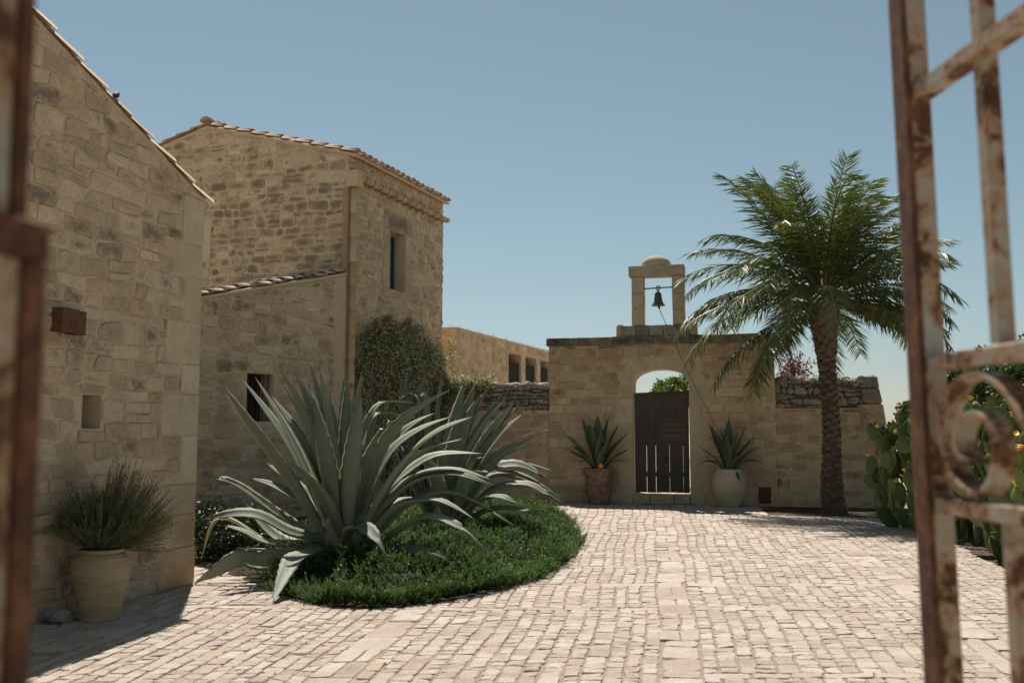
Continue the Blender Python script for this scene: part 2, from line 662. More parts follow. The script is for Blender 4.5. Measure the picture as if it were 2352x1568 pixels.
def area(p):
    return .5 * abs(sum(p[i][0] * p[(i + 1) % len(p)][1] - p[(i + 1) % len(p)][0] * p[i][1] for i in range(len(p))))


def cut_rect(poly, r):
    """keep the biggest piece of a stone outside the rectangle r=(u0,u1,v0,v1)"""
    us, vs = [q[0] for q in poly], [q[1] for q in poly]
    if max(us) <= r[0] or min(us) >= r[1] or max(vs) <= r[2] or min(vs) >= r[3]:
        return poly
    best = max((clip(poly, 1, 0, r[0]), clip(poly, -1, 0, -r[1]), clip(poly, 0, 1, r[2]), clip(poly, 0, -1, -r[3])),
               key=lambda q: area(q) if len(q) > 2 else 0)
    return best if len(best) > 2 else None


def soften(poly, rng, joint, jit, cham=(.12, .32)):
    cx = sum(p[0] for p in poly) / len(poly)
    cy = sum(p[1] for p in poly) / len(poly)
    w = max(p[0] for p in poly) - min(p[0] for p in poly)
    h = max(p[1] for p in poly) - min(p[1] for p in poly)
    if w < joint * 2.5 or h < joint * 2.5:
        return None
    sx, sy = 1 - joint / w, 1 - joint / h
    q = [(cx + (x - cx) * sx, cy + (y - cy) * sy) for x, y in poly]
    out = []
    n = len(q)
    for i in range(n):
        P, A, B = q[i], q[i - 1], q[(i + 1) % n]
        for T in (A, B):
            d = math.hypot(T[0] - P[0], T[1] - P[1]) + 1e-9
            k = min(rng.uniform(*cham) * min(w, h), .42 * d) / d
            out.append((P[0] + (T[0] - P[0]) * k + rng.gauss(0, jit), P[1] + (T[1] - P[1]) * k + rng.gauss(0, jit)))
    return out


def rubble(rng, u0, u1, v0, v1, hr, wr, wave=.03, joint=.014, jit=.005, split=.12, slant=.02, cham=(.12, .32), bound=None):
    rows = []
    v = v0
    base = []
    while v < v1 + hr[1]:
        base.append(v)
        v += rng.uniform(*hr)
    par = [(rng.uniform(1.5, 3.5), rng.uniform(0, 6.3), rng.uniform(4, 9), rng.uniform(0, 6.3)) for _ in base]

    def yb(j, u):
        k1, p1, k2, p2 = par[j]
        a = 0 if j == 0 else wave
        return base[j] + a * math.sin(u * k1 + p1) + a * .6 * math.sin(u * k2 + p2)

    out = []
    for j in range(len(base) - 1):
        hgt = base[j + 1] - base[j]
        u = u0 - rng.uniform(0, wr[0])
        s0 = rng.gauss(0, slant)
        while u < u1:
            wd = rng.uniform(*wr) * (.75 + .5 * hgt / hr[1])
            ub = u + wd
            s1 = rng.gauss(0, slant)
            quad = [(u - s0, yb(j, u)), (ub - s1, yb(j, ub)), (ub + s1, yb(j + 1, ub)), (u + s0, yb(j + 1, u))]
            if min(q[1] for q in quad[2:]) - max(q[1] for q in quad[:2]) > .05:
                if rng.random() < split and hgt > .13:
                    f = rng.uniform(.35, .65)
                    mL = (quad[0][0] * (1 - f) + quad[3][0] * f, quad[0][1] * (1 - f) + quad[3][1] * f)
                    mR = (quad[1][0] * (1 - f) + quad[2][0] * f, quad[1][1] * (1 - f) + quad[2][1] * f)
                    out += [[quad[0], quad[1], mR, mL], [mL, mR, quad[2], quad[3]]]
                elif rng.random() < split and wd > .26:
                    f = rng.uniform(.4, .6)
                    mB = (quad[0][0] * (1 - f) + quad[1][0] * f, quad[0][1] * (1 - f) + quad[1][1] * f)
                    mT = (quad[3][0] * (1 - f) + quad[2][0] * f, quad[3][1] * (1 - f) + quad[2][1] * f)
                    out += [[quad[0], mB, mT, quad[3]], [mB, quad[1], quad[2], mT]]
                else:
                    out.append(quad)
            u, s0 = ub, s1
    return out


def stone_geo(w, poly, rng, proud, back=.03, bev=.014, tilt=.25, bulge=0.0):
    n = len(poly)
    cx = sum(p[0] for p in poly) / n
    cy = sum(p[1] for p in poly) / n
    if sum(poly[i][0] * poly[(i + 1) % n][1] - poly[(i + 1) % n][0] * poly[i][1] for i in range(n)) < 0:
        poly = poly[::-1]
    tx, ty = rng.gauss(0, tilt) * .05, rng.gauss(0, tilt) * .05
    vs = [w.p(x, y, -back) for x, y in poly]
    e = proud - bev * .8
    vs += [w.p(x, y, e + rng.gauss(0, bev * .15)) for x, y in poly]
    for x, y in poly:
        r = math.hypot(x - cx, y - cy) + 1e-6
        k = max(.55, 1 - bev * rng.uniform(.7, 1.5) / r)
        X, Y = cx + (x - cx) * k, cy + (y - cy) * k
        vs.append(w.p(X, Y, proud + (X - cx) * tx + (Y - cy) * ty + rng.gauss(0, bev * .12)))
    vs.append(w.p(cx + rng.gauss(0, .01), cy + rng.gauss(0, .01), proud + bulge + rng.gauss(0, bev * .25)))
    fs = []
    for i in range(n):
        j = (i + 1) % n
        fs.append((i, j, n + j, n + i))
        fs.append((n + i, n + j, 2 * n + j, 2 * n + i))
        fs.append((2 * n + i, 2 * n + j, 3 * n))
    return vs, fs


def with_alpha(geo, tone):
    n = len(geo[0])
    if n % 3 != 1:
        return [(*tone, .6)] * n
    k = (n - 1) // 3
    return [(*tone, 0.0)] * (2 * k) + [(*tone, .35)] * k + [(*tone, 1.0)]


class Pool:
    """collects the stones of one thing; the 300 that show largest become parts, the rest one part of kind stuff"""

    def __init__(s, root, cap=300):
        s.root, s.cap, s.items = root, cap, []

    def add(s, part, geo, mat, tone, name='stone'):
        s.items.append([0, part, geo, mat, tone, name])

    def flush(s, smooth=False):
        for it in s.items:
            vs = it[2][0]
            c = sum((Vector(v) for v in vs), Vector()) / len(vs)
            q = proj(c)
            a = 0
            if q and -20 < q[0] < 2372 and -20 < q[1] < 1590:
                n = len(vs) // 3
                pp = [proj(v) for v in vs[n:2 * n]] if len(vs) % 3 == 1 else [proj(v) for v in vs]
                pp = [x for x in pp if x]
                a = (max(x[0] for x in pp) - min(x[0] for x in pp)) * (max(x[1] for x in pp) - min(x[1] for x in pp)) if pp else 0
            it[0] = a
        s.items.sort(key=lambda i: -i[0])
        rest = {}
        for k, (a, part, (vs, fs), mat, tone, name) in enumerate(s.items):
            if k < s.cap and a > 0:
                obj(name, vs, fs, mat, part, smooth, tone=np.array(with_alpha((vs, fs), tone)))
            else:
                rest.setdefault(mat.name, (MB(), mat))[0].add(vs, fs, with_alpha((vs, fs), tone))
        for mb, mat in rest.values():
            o = mb.build('rubble_stone', mat, s.root, smooth)
            o['kind'] = 'stuff'


def lay(pool, part, w, polys, rng, mat, outline=(), holes=(), joint=.014, jit=.005, cham=(.12, .32), proud=(.004, .018),
        bev=.012, lichen=lambda u, v: .3, warm=lambda u, v: .3, bulge=0.0, name='stone', minA=.004, tilt=.25):
    for poly in polys:
        for (a, b, c) in outline:
            poly = clip(poly, a, b, c)
            if len(poly) < 3:
                break
        if len(poly) < 3:
            continue
        for h in holes:
            poly = cut_rect(poly, h)
            if poly is None:
                break
        if poly is None or len(poly) < 3 or area(poly) < minA:
            continue
        q = soften(poly, rng, joint, jit, cham)
        if q is None:
            continue
        cx, cy = sum(p[0] for p in q) / len(q), sum(p[1] for p in q) / len(q)
        tone = (rng.random(), min(1, max(0, lichen(cx, cy) + rng.gauss(0, .28))), min(1, max(0, warm(cx, cy) + rng.gauss(0, .2))))
        g = stone_geo(w, q, rng, rng.uniform(*proud), bev=bev, bulge=bulge, tilt=tilt)
        pool.add(part, g, mat, tone, name)


def rect(u0, u1, v0, v1):
    return [(u0, v0), (u1, v0), (u1, v1), (u0, v1)]


# ------------------------------------------------------------------ clay tiles
def coppo(name, L=.45, w0=.105, w1=.085, h0=.075, h1=.06, t=.013, flip=False, seg=5):
    vs, fs = [], []
    s = -1 if flip else 1
    for (y, w, h) in ((0, w0, h0), (L, w1, h1)):
        for off in (0, t):
            for k in range(seg + 1):
                th = math.pi * k / seg
                vs.append(((w - off) * math.cos(th), y, s * (h - off) * math.sin(th)))
    n = seg + 1
    for k in range(seg):
        a, b, c, d = k, k + 1, 2 * n + k + 1, 2 * n + k
        fs.append((a, b, c, d))
        fs.append((n + k, 3 * n + k, 3 * n + k + 1, n + k + 1))
        fs.append((k, n + k, n + k + 1, k + 1))
        fs.append((2 * n + k, 2 * n + k + 1, 3 * n + k + 1, 3 * n + k))
    for k in (0, seg):
        fs.append((k, 2 * n + k, 3 * n + k, n + k))
    me = bpy.data.meshes.new(name)
    me.from_pydata(vs, [], fs)
    me.polygons.foreach_set('use_smooth', [len(f) == 4 for f in fs])
    me.materials.append(M['tile'])
    return me


TILE = [coppo('clay_tile', .45 + .02 * k, .105 + .004 * k, .083, .07 + .006 * k, .055) for k in range(3)]
OLD = [coppo('clay_tile', .46 + .02 * k, .122 + .004 * k, .10, .062 + .005 * k, .05) for k in range(3)]
for m_ in OLD:
    m_.materials.clear()
    m_.materials.append(M['oldtile'])
PAN = coppo('clay_pan_tile', .45, .11, .09, .06, .05, flip=True)
RIDGE = coppo('clay_ridge_tile', .48, .15, .125, .11, .09)
GUTTER = coppo('clay_gutter', .335, .088, .088, .078, .078, flip=True, seg=8)
GUTTER.materials.clear()
GUTTER.materials.append(M['clay'])


def frame(o, x, y, z):
    m = Matrix.Identity(4)
    for i, a in enumerate((x, y, z)):
        for k in range(3):
            m[k][i] = a[k]
    m.translation = o
    return m


def tile_run(roof, rng, P, across, up, n_, count, step=.38, lift=.028, meshes=TILE, jit=1.0, name='tile'):
    """a column of overlapping tiles starting at P and climbing along up"""
    for k in range(count):
        y = (up * .45 - n_ * lift + across * rng.gauss(0, .008) * jit).normalized()
        x = y.cross(n_).normalized()
        if x.dot(across) < 0:
            x = -x
        z = x.cross(y)
        if z.dot(n_) < 0:
            z = -z
            x = -x
        o = P + up * (step * k + rng.gauss(0, .008) * jit) + n_ * (lift + rng.gauss(0, .004) * jit) + across * rng.gauss(0, .006) * jit
        inst(name, meshes[rng.randrange(len(meshes))], frame(o, x, y, z), roof)


def prism(name, pts_top, drop, mat, parent):
    n = len(pts_top)
    vs = [Vector(p) for p in pts_top] + [Vector(p) + drop for p in pts_top]
    fs = [tuple(range(n)), tuple(range(2 * n - 1, n - 1, -1))]
    for i in range(n):
        j = (i + 1) % n
        fs.append((i, i + n, j + n, j))
    return obj(name, vs, fs, mat, parent)


# ------------------------------------------------------------------ setting: ground and paving
gr = obj('ground', [(-1500, -300, -.045), (1500, -300, -.045), (1500, 3000, -.045), (-1500, 3000, -.045)], [(0, 1, 2, 3)], M['field'])
gr['kind'] = 'structure'

GO = gnd(1262, 1152)                                   # left foot of the gateway
GU = Vector((math.cos(rad(15)), -math.sin(rad(15)), 0))
GATE = Wall(GO, GU)
HC = gnd(443, 1340)                                    # far corner of the near house
HU = Vector((math.sin(rad(15.28)), math.cos(rad(15.28)), 0))
HL = 9.0
HOUSE = Wall(HC - HU * HL, HU)
TV = Vector((math.sin(rad(20.5)), math.cos(rad(20.5)), 0))
T0 = at(790, 1173, 19.96)
T0.z = 0
TR = Wall(T0, TV)                                      # tower house, long side
TL = TR.u(1016, 700)
TW = 7.1
TG = Wall(T0 - Vector((TV.y, -TV.x, 0)) * TW, Vector((TV.y, -TV.x, 0)))   # tower house, gable

BED = [gnd(*q) for q in ((455, 1300), (545, 1322), (640, 1362), (740, 1388), (850, 1394), (960, 1386), (1060, 1372), (1150, 1352),
                         (1240, 1326), (1300, 1290), (1328, 1250), (1306, 1212), (1252, 1178))]
BED = [(p.x, p.y) for p in BED] + [(-.9, 21.6), (-3.2, 20.2), (-6.0, 18.6), (-6.6, 15.0), (-5.2, 12.4)]
GREEN = [tuple(gnd(600, 1342))[:2]] + BED[2:14] + [(-1.9, 18.6), (-2.6, 15.2), (-2.75, 12.8)]
SOIL = [(p.x, p.y) for p in (gnd(1745, 1162), gnd(1760, 1182), gnd(1900, 1186), gnd(2060, 1190), gnd(2112, 1216), gnd(2188, 1248),
                             gnd(2290, 1298), gnd(2420, 1352))] + [(5.6, 7.2), (9.5, 6.5), (10.5, 20.6), (7.9, 20.95)]


def inside(poly, x, y):
    c = False
    n = len(poly)
    for i in range(n):
        x1, y1 = poly[i][:2]
        x2, y2 = poly[(i + 1) % n][:2]
        if (y1 > y) != (y2 > y) and x < (x2 - x1) * (y - y1) / (y2 - y1) + x1:
            c = not c
    return c


pave = obj('courtyard_paving', [(-6.5, 1.2, -.0075), (9.5, 1.2, -.0075), (9.5, 24.6, -.0075), (-6.5, 24.6, -.0075)], [(0, 1, 2, 3)], M['sand'])
pave['kind'] = 'structure'

rng = random.Random(11)
pp = Pool(pave)
FL = Floor()


def warp(s, y):
    th = rad(max(3.0, min(10.5, 6.8 + .8 * s)))
    return s + (y - 10) * math.tan(th)


def sett(s0, s1, y0, y1, ph, sk=.012, big_=False):
    def X(ss, yy):
        return warp(ss, yy) + .018 * math.sin(yy * 1.7 + ph)
    c0, c1 = rng.gauss(0, sk), rng.gauss(0, sk)
    quad = [(X(s0, y0), y0 - c0), (X(s1, y0), y0 + c0), (X(s1, y1), y1 + c1), (X(s0, y1), y1 - c1)]
    cx, cy = sum(q[0] for q in quad) / 4, sum(q[1] for q in quad) / 4
    if cx < -6.3 or cx > 9.3 or cy > 24 or inside(BED, cx, cy) or inside(SOIL, cx, cy):
        return
    r = Vector((cx, cy, 0))
    if (r - GO).dot(GATE.N) < .06 or ((r - HC).dot(HOUSE.N) < .03 and (r - HC).dot(HU) < .08):
        return
    jx = .012 if big_ else rng.uniform(.012, .030)
    jy = rng.uniform(.010, .02) if big_ else rng.uniform(.002, .007)
    wx, wy = max(q[0] for q in quad) - min(q[0] for q in quad), y1 - y0
    quad = [(cx + (x - cx) * (1 - jx / wx), cy + (y - cy) * (1 - jy / wy)) for x, y in quad]
    q = soften(quad, rng, .0015, .0045, (.03, .20))
    if q is None:
        return
    # ragged near and far edges
    r_ = []
    for i in range(len(q)):
        a_, b_ = q[i], q[(i + 1) % len(q)]
        r_.append(a_)
        if math.hypot(b_[0] - a_[0], b_[1] - a_[1]) > .06:
            f_ = rng.uniform(.35, .65)
            r_.append((a_[0] + (b_[0] - a_[0]) * f_ + rng.gauss(0, .004), a_[1] + (b_[1] - a_[1]) * f_ + rng.gauss(0, .006)))
    g = stone_geo(FL, r_, rng, rng.uniform(-.002, .0055), back=.03, bev=rng.uniform(.004, .009), tilt=.40, bulge=rng.uniform(-.002, .003))
    pp.add(pave, g, M['cobble'], (rng.random(), min(1, max(0, rng.gauss(.12, .28))), min(1, max(0, rng.gauss(.32, .26)))), 'paving_stone')


cs = gnd(1572, 1560)
s_mid = min((k * .01 for k in range(-300, 500)), key=lambda k: abs(warp(k, cs.y) - cs.x))
edges_ = [s_mid + k * 2.35 for k in range(-5, 5)]
for e in edges_:
    y = 1.3
    wd = .30
    while y < 23.8:
        ln = rng.uniform(.18, .46)
        if rng.random() < .45:
            mid_ = e + rng.gauss(0, .02)
            sett(e - wd / 2 + rng.gauss(0, .012), mid_, y, y + ln, 0, .012)
            sett(mid_, e + wd / 2 + rng.gauss(0, .012), y, y + ln, 0, .012)
        else:
            sett(e - wd / 2 + rng.gauss(0, .012), e + wd / 2 + rng.gauss(0, .012), y, y + ln, 0, .012)
        y += ln
for e0, e1 in zip(edges_, edges_[1:]):
    sa, sb = e0 + .15, e1 - .15
    y = 1.3
    while y < 23.8:
        pl = rng.uniform(1.1, 2.9)
        cuts = [sa]
        while cuts[-1] < sb:
            cuts.append(cuts[-1] + rng.uniform(.112, .175))
        k = (sb - sa) / (cuts[-1] - sa)
        cuts = [sa + (c - sa) * k for c in cuts]
        for c0_, c1_ in zip(cuts, cuts[1:]):
            ph = rng.uniform(0, 6.3) if rng.random() < .0 else 0
            yy = y
            while yy < y + pl - .03:
                ln = rng.uniform(.09, .165) if rng.random() < .84 else rng.uniform(.17, .27)
                y2 = yy + ln
                if y + pl - y2 < .07:
                    y2 = y + pl
                sett(c0_, c1_, yy, y2, ph)
                yy = y2
        y += pl
        bw_ = rng.uniform(.13, .2)
        ss = sa
        while ss < sb - .02:
            wl = rng.uniform(.2, .46)
            s2 = ss + wl
            if sb - s2 < .14:
                s2 = sb
            sett(ss, s2, y + rng.gauss(0, .008), y + bw_ + rng.gauss(0, .008), 0, .010, True)
            ss = s2
        y += bw_
pp.flush()

cen = Vector((sum(p[0] for p in SOIL) / len(SOIL), sum(p[1] for p in SOIL) / len(SOIL), 0))
tess = tessellate_polygon([[Vector((x, y, 0)) for x, y in SOIL]])
so = obj('soil_bed', [(x, y, -.0025) for x, y in SOIL], [t for t in tess], M['soil'])
so['kind'] = 'structure'
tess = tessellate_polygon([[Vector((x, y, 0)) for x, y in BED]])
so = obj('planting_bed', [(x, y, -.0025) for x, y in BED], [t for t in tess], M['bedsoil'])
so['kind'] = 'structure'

# ------------------------------------------------------------------ near house on the left
rng = random.Random(5)
house = thing('stone_house', HC, 'near rubble stone house with sloping tiled verge and small wall niche, behind lavender pot', 'house')
RK = .375
EAVE = 4.02
RU = 4.0                                               # ridge position along the wall


def hz(u):
    return EAVE + RK * (HL - u) if u > RU else EAVE + RK * (HL - RU) - RK * (RU - u)


u0n, v1n = HOUSE.uv(190, 905)
u1n, v0n = HOUSE.uv(230, 984)
hole = rect(u0n, u1n, v0n, v1n)
hw = panel('wall', HOUSE, [(0, -.05), (HL, -.05), (HL, EAVE), (RU, hz(RU)), (0, hz(0))], [hole], .4, M['mortar'], house)
# niche lining
mb = MB()
mb.box(HOUSE.p((u0n + u1n) / 2, (v0n + v1n) / 2, -.30), HOUSE.U * ((u1n - u0n) / 2 + .06), HOUSE.N * .03, Vector((0, 0, (v1n - v0n) / 2 + .06)), (.35, .5, .3))
mb.build('niche_back', M['stone'], house)
WD = 6.0
for (a, c, zt) in ((HOUSE.p(HL, 0, -.4), HOUSE.p(HL, 0, -WD), EAVE), (HOUSE.p(0, 0, -.4), HOUSE.p(0, 0, -WD), hz(0))):
    m = (a + c) / 2
    mb = MB()
    mb.box((m.x, m.y, zt / 2 - .02), (c - a) / 2, HU * .02, (0, 0, zt / 2))
    mb.build('end_wall', M['mortar'], house)
panel('rear_wall', Wall(HOUSE.p(HL, 0, -WD), -HU), [(0, -.05), (HL, -.05), (HL, hz(0)), (HL - RU, hz(RU)), (0, EAVE)], [], .3, M['mortar'], house)

pool = Pool(house)
qrng = random.Random(9)
quoins = []
v = 0.0
k = 0
while v < EAVE - .12:
    h = qrng.uniform(.30, .52)
    if v + h > EAVE - .25:
        h = EAVE - v
    wq = (.62, .34)[k % 2] * qrng.uniform(.85, 1.15)
    quoins.append((HL - wq, HL + .004, v, v + h))
    v += h
    k += 1
outl = [(-1, 0, -.003), (RK, 1, EAVE + RK * HL - .02), (-RK, 1, hz(0) - .02), (1, 0, HL - .004)]
rb = rubble(rng, .3, HL, 0, hz(RU), (.115, .19), (.17, .37), wave=.022, slant=.016, split=.14)
lay(pool, hw, HOUSE, rb, rng, M['stone'], outl, quoins + [(u0n, u1n, v0n, v1n)], joint=.012, jit=.006, bev=.016, tilt=.7, bulge=.008, cham=(.06, .22), proud=(.008, .026),
    lichen=lambda u, v: .30 + .06 * max(0, v - 1.5), warm=lambda u, v: .42 - .05 * v)
for (a, b, c, d) in quoins:
    q = soften(rect(a, b, c, d), qrng, .012, .004, (.02, .08))
    q = [(min(x, HL + .002), min(y, EAVE - RK * (x - HL) - .01)) for x, y in q]
    lay_t = (qrng.random(), max(0, qrng.gauss(.12, .15)), .95 if d < .9 else max(0, qrng.gauss(.3, .15)))
    pool.add(hw, stone_geo(HOUSE, q, qrng, qrng.uniform(.008, .018), bev=.012), M['quoin'], lay_t, 'quoin')
pool.flush()

roof = prism('roof', [HOUSE.p(RU, hz(RU) + .04, -.005), HOUSE.p(RU, hz(RU) + .05, -WD), HOUSE.p(HL + .10, EAVE + .05 - RK * .10, -WD),
                      HOUSE.p(HL + .10, EAVE + .04 - RK * .10, -.005)], Vector((0, 0, -.06)), M['mortar'], house)
prism('roof', [HOUSE.p(-.1, hz(-.1) + .04, -.005), HOUSE.p(-.1, hz(-.1) + .05, -WD), HOUSE.p(RU, hz(RU) + .05, -WD),
               HOUSE.p(RU, hz(RU) + .04, -.005)], Vector((0, 0, -.06)), M['mortar'], house)
up = (-HU + Vector((0, 0, RK))).normalized()
nn = (Vector((0, 0, 1)) + HU * RK).normalized()
for j in range(4):
    tile_run(roof, rng, HOUSE.p(HL + .13, EAVE + .035 - RK * .13, -.065 - .23 * j), HOUSE.N, up, nn, 15)
# a sparrow-sized lump on the verge
mb = MB()
sp = at(263, 226, HC.y - 1.35)
sp = HOUSE.p(*HOUSE.uv(265, 227)) + Vector((0, 0, .02))
mb.tube([sp + Vector((0, -.06, -.02)), sp + Vector((0, -.03, .0)), sp + Vector((0, .02, .02)), sp + Vector((0, .05, .05)), sp + Vector((0, .075, .06))],
        [.006, .022, .03, .02, .006], 8)
tag(mb.build('small_bird', M['iron'], None, True), 'tiny dark bird perched on the sloping tile edge of the near house', 'bird')

# sheet-steel wall lamp
ul, vl = HOUSE.uv(110, 705)
ur, vr = HOUSE.uv(177, 770)
lamp = thing('wall_lamp', HOUSE.p((ul + ur) / 2, vr, 0), 'rusty brown box wall lamp fixed above the small niche', 'lamp')
mb = MB()
cu, cv = (ul + ur) / 2, (vl + vr) / 2
mb.box(HOUSE.p(cu - .06, cv, .075), HOUSE.U * (ur - ul) * .27, HOUSE.N * .055, Vector((0, 0, (vl - vr) / 2)))
mb.build('lamp_box', M['corten'], lamp)
mb = MB()
mb.box(HOUSE.p(cu + .07, cv - .008, .066), HOUSE.U * (ur - ul) * .2, HOUSE.N * .055, Vector((0, 0, (vl - vr) / 2)))
mb.build('lamp_box', M['corten'], lamp)
mb = MB()
mb.box(HOUSE.p(cu, cv, .012), HOUSE.U * (ur - ul) * .3, HOUSE.N * .012, Vector((0, 0, (vl - vr) * .35)))
mb.build('back_plate', M['iron'], lamp)

# ------------------------------------------------------------------ tower house
rng = random.Random(21)
tower = thing('stone_house', T0, 'tall two storey stone house with clay gutter, corner downpipe and narrow upper window', 'house')
TE = 7.22
TS = .268
TRZ = TE + TS * TW / 2
gw = panel('gable_wall', TG, [(0, -.05), (TW, -.05), (TW, TE), (TW / 2, TRZ), (0, TE)], [], .3, M['mortar'], tower)
wa, wt = TR.uv(895, 525)
wb_, wbt = TR.uv(930, 672)
_, wt2 = TR.uv(930, 542)
wt = (wt + wt2) / 2
wbt = TR.uv(893, 662)[1]
sw = panel('side_wall', TR, [(.003, -.05), (TL, -.05), (TL, TE), (.003, TE)], [rect(wa, wb_, wbt, wt)], .3, M['mortar'], tower)
far = TR.p(TL, 0)
mb = MB()
for (a, b) in ((TR.p(TL, 0, -.31), TR.p(TL, 0, -TW)), (TG.p(0, 0, -.31), TG.p(0, 0, -TL))):
    m = (a + b) / 2
    t = (b - a).normalized()
    mb.box((m.x, m.y, TE / 2 - .03), (b - a) / 2, Vector((t.y, -t.x, 0)) * .02, (0, 0, TE / 2))
mb.build('rear_wall', M['mortar'], tower)
mb = MB()
m = TR.p(TL / 2, 3.6, -TW / 2)
mb.box(m, TR.U * (TL / 2 - .32), TR.N * (TW / 2 - .4), (0, 0, .05))
mb.build('floor', M['dark'], tower)
pool = Pool(tower, 300)
su = .17
wex = (wa - .30, wb_ + .30, wbt - .20, wt + .42)
dp = (TW - .20, TW, 0, 6.75)
gouts = [(-1, 0, -.003), (-TS, 1, TE - .02), (TS, 1, TE + TS * TW - .02), (1, 0, TW - .003)]
rb = rubble(rng, 0, TW, 3.9, TRZ, (.12, .21), (.19, .46), wave=.025)
gwin = TG.uv(466, 530)[0]
gwv1, gwv0 = TG.uv(466, 530)[1], TG.uv(466, 588)[1]
lay(pool, gw, TG, rb, rng, M['stone'], gouts, [(gwin - .5, gwin + .22, gwv0 - .12, gwv1 + .14)], joint=.022, jit=.006, bev=.016, tilt=.6, bulge=.004, proud=(.006, .026),
    lichen=lambda u, v: .95 if v < 6.9 else .6, warm=lambda u, v: .35)
lay(pool, gw, TG, rubble(rng, 0, TW, 0, 3.9, (.2, .3), (.3, .6)), rng, M['stone'], gouts, [])
rb = rubble(rng, 0, TL, 0, TE, (.095, .175), (.12, .30), wave=.03, split=.22, slant=.03)
lay(pool, sw, TR, rb, rng, M['stone'], [(1, 0, TL - .002), (-1, 0, -.004)], [wex, (0, .2, 0, 6.8)], joint=.014, jit=.007, bev=.016, tilt=.6, bulge=.004, proud=(.006, .03), cham=(.15, .4),
    lichen=lambda u, v: .26, warm=lambda u, v: .42)
srd = [(wa - .30, wa, wbt + .45, wt), (wa - .30, wa, wbt, wbt + .45), (wb_, wb_ + .30, wbt + .85, wt), (wb_, wb_ + .30, wbt, wbt + .85),
       (wa - .30, wb_ + .30, wt, wt + .42), (wa - .3, wb_ + .3, wbt - .2, wbt)]
for i, (a, b, c, d) in enumerate(srd):
    q = soften(rect(a, b, c, d), rng, .01, .003, (.02, .06))
    pool.add(sw, stone_geo(TR, q, rng, .012, bev=.008), M['stone'], (.1 + .3 * rng.random(), .95 if i == 4 else .4, .4), 'window_surround')
q = soften(rect(gwin, gwin + .22, gwv0 - .12, gwv1 + .14), rng, .01, .003, (.02, .06))
pool.add(gw, stone_geo(TG, q, rng, .016, bev=.008), M['quoin'], (.8, .1, .25), 'window_surround')
pool.flush()
mb = MB()
mb.box(TG.p(gwin - .26, (gwv0 + gwv1) / 2, .006), TG.U * .26, TG.N * .012, Vector((0, 0, (gwv1 - gwv0) / 2)))
mb.build('window', M['glass'], tower)
# upper window: reveal, frame, pane, shutter
win = MB()
dpt = .26
wc = ((wa + wb_) / 2, (wbt + wt) / 2)
for i in (0, 1):
    win.box(TR.p((wa, wb_)[i] + (.03, -.03)[i], wc[1], -dpt), TR.U * .028, TR.N * .03, (0, 0, (wt - wbt) / 2 - .002))
for v_ in (wbt + .03, wt - .03):
    win.box(TR.p(wc[0], v_, -dpt), TR.U * ((wb_ - wa) / 2 - .06), TR.N * .03, (0, 0, .027))
wf = win.build('window', M['shutter'], tower)
pn = MB()
pn.box(TR.p(wc[0], wc[1], -dpt - .012), TR.U * ((wb_ - wa) / 2 - .055), TR.N * .004, (0, 0, (wt - wbt) / 2 - .055))
pn.build('pane', M['glass'], wf)
sh = MB()
sh.box(TR.p(wa + .045, wc[1], -.12), TR.U * .02, TR.N * .11, (0, 0, (wt - wbt) / 2 - .02))
sh.build('shutter', M['shutter'], wf)
mb = MB()
for k, (a, b) in enumerate(((0, .32), (.33, .66), (.67, 1))):
    z0, z1 = wbt + (wt - wbt) * a, wbt + (wt - wbt) * b
    mb2 = MB()
    mb2.box(TR.p(wb_ + .02, (z0 + z1) / 2, -.13), TR.U * .028, TR.N * .125, (0, 0, (z1 - z0) / 2), (.6 + .1 * k, .05, .5))
    mb2.build('reveal_stone', M['quoin'], wf)
mb2 = MB()
mb2.box(TR.p(wc[0], wt + .02, -.13), TR.U * ((wb_ - wa) / 2), TR.N * .125, (0, 0, .025), (.7, .1, .8))
mb2.build('reveal_stone', M['gold'], wf)

# roof slopes
gd = -TR.N
upv = (gd + Vector((0, 0, TS))).normalized()
nv = (Vector((0, 0, 1)) - gd * TS).normalized()
ov = .14
ro = prism('roof', [TR.p(.004, TRZ + .06, -TW / 2), TR.p(.004, TE + .06 - TS * ov, ov), TR.p(TL + .06, TE + .06 - TS * ov, ov), TR.p(TL + .06, TRZ + .06, -TW / 2)],
           Vector((0, 0, -.055)), M['mortar'], tower)
ro2 = prism('roof', [TR.p(.004, TE + .06 - TS * ov, -TW - ov), TR.p(.004, TRZ + .06, -TW / 2), TR.p(TL + .06, TRZ + .06, -TW / 2), TR.p(TL + .06, TE + .06 - TS * ov, -TW - ov)],
            Vector((0, 0, -.055)), M['mortar'], tower)
ncol = 19
for c in range(ncol):
    uu = .03 + c * (TL - .06) / (ncol - 1)
    tile_run(ro, rng, TR.p(uu, TE + .075 - TS * (ov + .05), ov + .05), TR.U, upv, nv, 10)
    if c < ncol - 1:
        tile_run(ro, rng, TR.p(uu + .13, TE + .10 - TS * (ov + .03), ov + .03), TR.U, upv, nv, 1, lift=.01, meshes=[PAN])
up2 = (-gd + Vector((0, 0, TS))).normalized()
nv2 = (Vector((0, 0, 1)) + gd * TS).normalized()
for c in range(4):
    tile_run(ro2, rng, TR.p(.03 + c * .25, TE + .075 - TS * ov, -TW - ov), TR.U, up2, nv2, 10)
tile_run(ro, rng, TR.p(-.07, TRZ + .12, -TW / 2), TR.N, TR.U, Vector((0, 0, 1)), 12, meshes=[RIDGE], name='ridge_tile')

